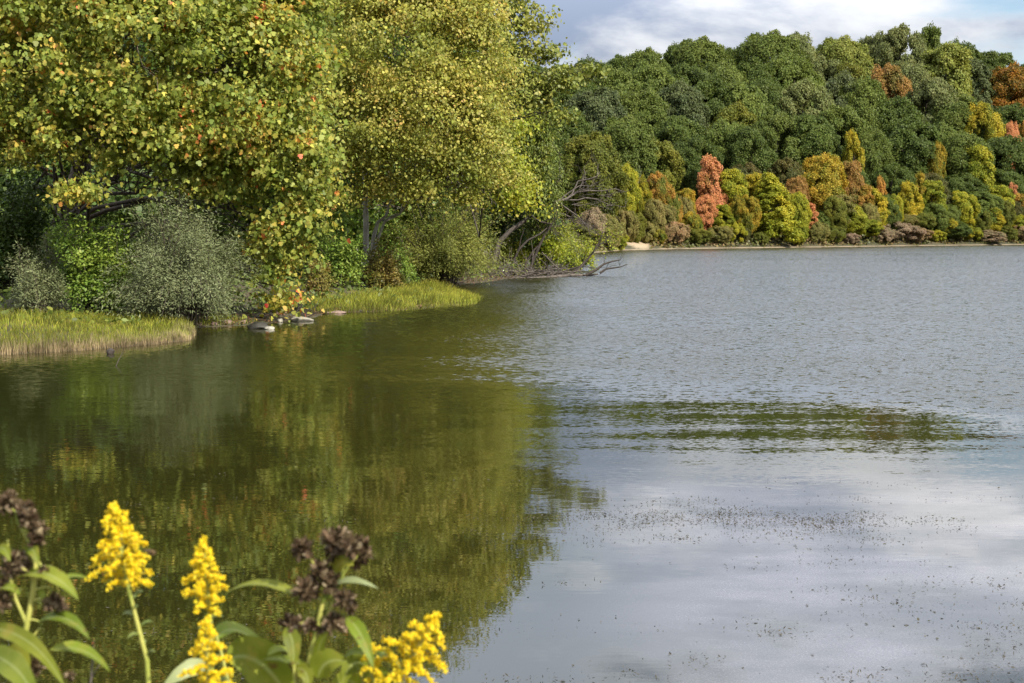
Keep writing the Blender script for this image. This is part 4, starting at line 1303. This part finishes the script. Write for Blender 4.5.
UPN, FR = (0, -.35, 1), (.2, -1, .5)
ironweed('leafy plant with dark dried seed heads at the left edge', 2.2,
         [([(14, 690), (20, 660), (27, 625), (33, 592), (36, 565), (30, 540)], .0058), ([(20, 655), (30, 640), (40, 628)], .003), ([(27, 625), (16, 600), (8, 570), (8, 540)], .003)],
         [(3, 503, 12), (10, 497, 8), (22, 512, 12), (30, 520, 11), (38, 531, 11), (36, 541, 9), (26, 508, 9), (16, 562, 13), (10, 570, 10), (22, 568, 10), (4, 600, 11), (3, 585, 8), (54, 604, 11), (62, 609, 7), (45, 572, 8), (34, 668, 10), (70, 676, 6)],
         [((18, 577), (52, 562), (79, 601), 25, UPN, -.05, BLADE), ((58, 580), (75, 572), (92, 580), 9, UPN, .03, BLADE), ((38, 622), (66, 606), (90, 640), 20, UPN, -.04, BLADE),
          ((50, 650), (85, 640), (110, 672), 22, UPN, .03, BLADE), ((-20, 628), (35, 625), (66, 690), 19, FR, -.12, BLADE), ((-25, 655), (20, 650), (40, 712), 30, FR, -.15, BLADE),
          ((-4, 590), (10, 583), (20, 595), 14, UPN, -.02, BLADE), ((26, 552), (33, 540), (39, 568), 14, FR, -.02, BLADE), ((8, 655), (20, 645), (30, 670), 22, FR, -.04, BLADE), ((-2, 548), (6, 545), (10, 562), 12, FR, -.02, BLADE), ((38, 594), (43, 590), (45, 602), 8, FR, -.01, BLADE)],
         7, [((33, 592), (50, 588)), ((34, 580), (22, 568)), ((36, 565), (36, 540)), ((30, 545), (22, 515)), ((30, 545), (8, 503)), ((34, 600), (54, 604)), ((22, 590), (4, 598)), ((28, 622), (40, 622)), ((20, 655), (34, 668)), ((36, 560), (45, 572))])
ironweed('leafy plant with clustered dark dried seed heads in the middle of the foreground', 2.3,
         [([(304, 690), (312, 650), (318, 625), (322, 605), (326, 585)], .0058), ([(312, 655), (322, 635), (332, 605), (338, 588), (345, 570)], .0036), ([(296, 690), (294, 668), (296, 650), (300, 632)], .003)],
         [(303, 549, 12), (300, 553, 8), (331, 540, 12), (341, 537, 11), (350, 548, 12), (360, 545, 11), (364, 555, 9), (336, 552, 12), (356, 560, 11), (322, 572, 13), (330, 583, 12), (318, 580, 9), (305, 590, 13), (310, 592, 10), (345, 600, 12), (350, 607, 9), (289, 624, 11), (297, 626, 10), (333, 622, 11), (341, 625, 9), (311, 627, 9), (326, 630, 8)],
         [((299, 597), (262, 572), (226, 593), 16, UPN, .06, BLADE), ((286, 627), (296, 640), (293, 668), 20, FR, -.03, BLADE), ((334, 571), (343, 556), (354, 566), 17, FR, -.03, BLADE), ((330, 590), (345, 572), (379, 589), 14, UPN, -.03, SHRIVEL),
          ((346, 618), (362, 626), (374, 670), 18, FR, -.05, BLADE), ((318, 678), (322, 655), (348, 662), 34, FR, -.02, BLADE), ((308, 668), (285, 655), (262, 660), 14, UPN, .04, BLADE), ((318, 662), (316, 645), (330, 628), 12, FR, -.02, BLADE), ((335, 592), (328, 588), (322, 604), 12, FR, -.01, BLADE), ((340, 664), (352, 645), (372, 656), 18, UPN, -.03, BLADE), ((296, 668), (310, 668), (308, 690), 18, FR, -.02, BLADE)],
         8, [((326, 590), (303, 550)), ((326, 590), (331, 545)), ((338, 588), (350, 552)), ((340, 585), (360, 552)), ((322, 604), (306, 594)), ((322, 604), (300, 598)), ((332, 606), (346, 602)), ((318, 625), (292, 626)), ((318, 625), (336, 624))])
ironweed('broad-leaved plant between the goldenrods with big dark green leaves', 2.4,
         [([(232, 720), (230, 690), (222, 655), (216, 635)], .004)], [],
         [((216, 640), (232, 612), (276, 660), 30, UPN, .08, BLADE), ((226, 660), (262, 640), (300, 720), 52, FR, .05, BLADE), ((206, 668), (192, 660), (160, 690), 20, FR, -.05, SHRIVEL), ((268, 656), (280, 640), (300, 662), 14, UPN, .04, BLADE)], 9, [])
ironweed('low leafy sprig under the leaning goldenrod', 2.36,
         [([(352, 720), (358, 690), (366, 668)], .004)], [],
         [((366, 668), (352, 650), (340, 690), 22, FR, -.03, BLADE), ((366, 668), (388, 636), (402, 672), 18, UPN, .04, BLADE), ((360, 690), (345, 668), (330, 695), 24, FR, -.04, BLADE), ((364, 680), (384, 664), (394, 700), 22, FR, -.03, BLADE)], 10, [])
# dark insect on the tall goldenrod
k = 2.28 / F
c = at(150, 552, 2.27)
mb = MB()
blob(mb, c + np.array([-.002, 0, .001]), (.0045, .0036, .0036), 5, .1, 8)
blob(mb, c + np.array([.0045, 0, -.002]), (.006, .004, .004), 6, .1, 8)
blob(mb, c + np.array([-.0075, 0, .002]), (.0026, .0026, .0026), 7, .1, 8)
for sgn in (-1, 1):
    leaves(mb, (c + np.array([0, sgn * .002, .003]))[None], np.array([[0, sgn * .6, 1.0]]), .011, OVAL, np.array([.5]), np.array([[1.0, sgn * .5, .25]]))
    for q in (-.003, 0, .003):
        tube(mb, [c + np.array([q, sgn * .003, 0]), c + np.array([q * 1.6, sgn * .006, .001]), c + np.array([q * 2, sgn * .007, -.005])], [.0005, .0004, .0003], 4)
tag(mb.build('insect', solid_mat('insect_body', (.03, .02, .01), (.12, .07, .02), 200, .5, .1), None, True, origin=c), 'small dark bee on the right side of the tallest goldenrod', 'insect')
# thin dry twig
root = thing('dry_twig', 'thin pale dry twig between the left seed-head plant and the goldenrod', 'twig', (at(90, 690, 2.4)[0], 2.4, g1(at(90, 690, 2.4)[0], 2.4)))
mb = MB()
q = at(90, 690, 2.4)
tube(mb, [np.array([q[0], 2.4, g1(q[0], 2.4)]), q, at(92, 668, 2.4), at(93, 650, 2.4), at(94, 640, 2.4)], [.002, .002, .0017, .0013, .0008], 5)
tube(mb, [at(91, 680, 2.4), at(96, 670, 2.4), at(100, 664, 2.4)], [.0012, .001, .0006], 4)
mb.build('stem', DEADWOOD, root)

# ------------------------------------------------------------------ light, sky, camera
SUN_AZ, SUN_EL = math.radians(134), math.radians(39)     # azimuth clockwise from +Y (the view direction)
sun_dir = np.array([math.sin(SUN_AZ) * math.cos(SUN_EL), math.cos(SUN_AZ) * math.cos(SUN_EL), math.sin(SUN_EL)])
L = bpy.data.lights.new('sun', 'SUN')
L.energy = 4.8
L.angle = math.radians(.5)
L.color = (1, .94, .83)
lo = bpy.data.objects.new('sun', L)
COL.objects.link(lo)
from mathutils import Vector
lo.rotation_euler = Vector(sun_dir).to_track_quat('Z', 'Y').to_euler()
lo.location = (60, -40, 80)

w = bpy.data.worlds.new('World')
scene.world = w
w.use_nodes = True
nt = w.node_tree
nt.nodes.clear()


class WT(NT):
    def __init__(s):
        s.t = nt


t = WT()
out = t.n('ShaderNodeOutputWorld')
sky = t.n('ShaderNodeTexSky', sky_type='NISHITA')
sky.sun_disc = False
sky.sun_elevation = SUN_EL
sky.sun_rotation = SUN_AZ
sky.air_density = 1.0
sky.dust_density = .6
bs = t.n('ShaderNodeBackground')
bs.inputs[1].default_value = .10
t.l(sky.outputs[0], bs.inputs[0])
dirv = t.n('ShaderNodeTexCoord').outputs['Generated']
sx = t.n('ShaderNodeSeparateXYZ')
t.l(dirv, sx.inputs[0])
zc = t.math('MAXIMUM', sx.outputs[2], 0.0)
den = t.math('ADD', zc, .10)
cb = t.n('ShaderNodeCombineXYZ')
t.l(t.math('DIVIDE', sx.outputs[0], den), cb.inputs[0])
t.l(t.math('DIVIDE', sx.outputs[1], den), cb.inputs[1])
cb.inputs[2].default_value = 3.7
pv = t.vmath('MULTIPLY', dirv, (1, 1, 2.7))
n1 = t.noise(t.vmath('ADD', pv, (3.3, .4, 0)), 4.2, 7, .54, 'Fac', .35)
n2 = t.noise(t.vmath('ADD', pv, (13.1, 4.7, 0)), 3.0, 8, .56, 'Fac', .3)
cover = t.maprange(n1, .37, .50)
tone = t.maprange(n2, .45, .59)
ccol = t.mix(tone, (.33, .395, .54), (.92, .93, .96))
edge = t.maprange(n1, .50, .40, 0, 1)
ccol = t.mix(t.math('MULTIPLY', edge, .7), ccol, (.86, .88, .92))
bc = t.n('ShaderNodeBackground')
ccol = t.mix(t.maprange(zc, .12, .35, 0, .30), ccol, (.80, .82, .86))
t.l(ccol, bc.inputs[0])
t.l(t.maprange(zc, .09, .32, .57, 1.66), bc.inputs[1])
mx = t.n('ShaderNodeMixShader')
t.l(t.math('MULTIPLY', cover, .95), mx.inputs[0])
t.l(bs.outputs[0], mx.inputs[1])
t.l(bc.outputs[0], mx.inputs[2])
t.l(mx.outputs[0], out.inputs[0])

cam = bpy.data.cameras.new('camera')
cam.sensor_width = 36
cam.lens = 36 * F / 1024
cam.clip_start = .05
cam.clip_end = 9000
cam.dof.use_dof = True
cam.dof.focus_distance = 60
cam.dof.aperture_fstop = cam.lens / 1000 / .0060
co = bpy.data.objects.new('camera', cam)
COL.objects.link(co)
co.location = (0, 0, CAMH)
co.rotation_euler = (math.pi / 2 - T, 0, 0)
scene.camera = co

vs = scene.view_settings
vs.view_transform = 'Standard'
vs.look = 'None'
vs.gamma = 1
vs.exposure = .66
vs.use_curve_mapping = False
scene.cycles.max_bounces = 6
scene.cycles.diffuse_bounces = 3
scene.cycles.glossy_bounces = 3
scene.cycles.transmission_bounces = 3
scene.cycles.caustics_reflective = False
scene.cycles.caustics_refractive = False
scene.cycles.sample_clamp_indirect = 4
scene.cycles.use_denoising = True
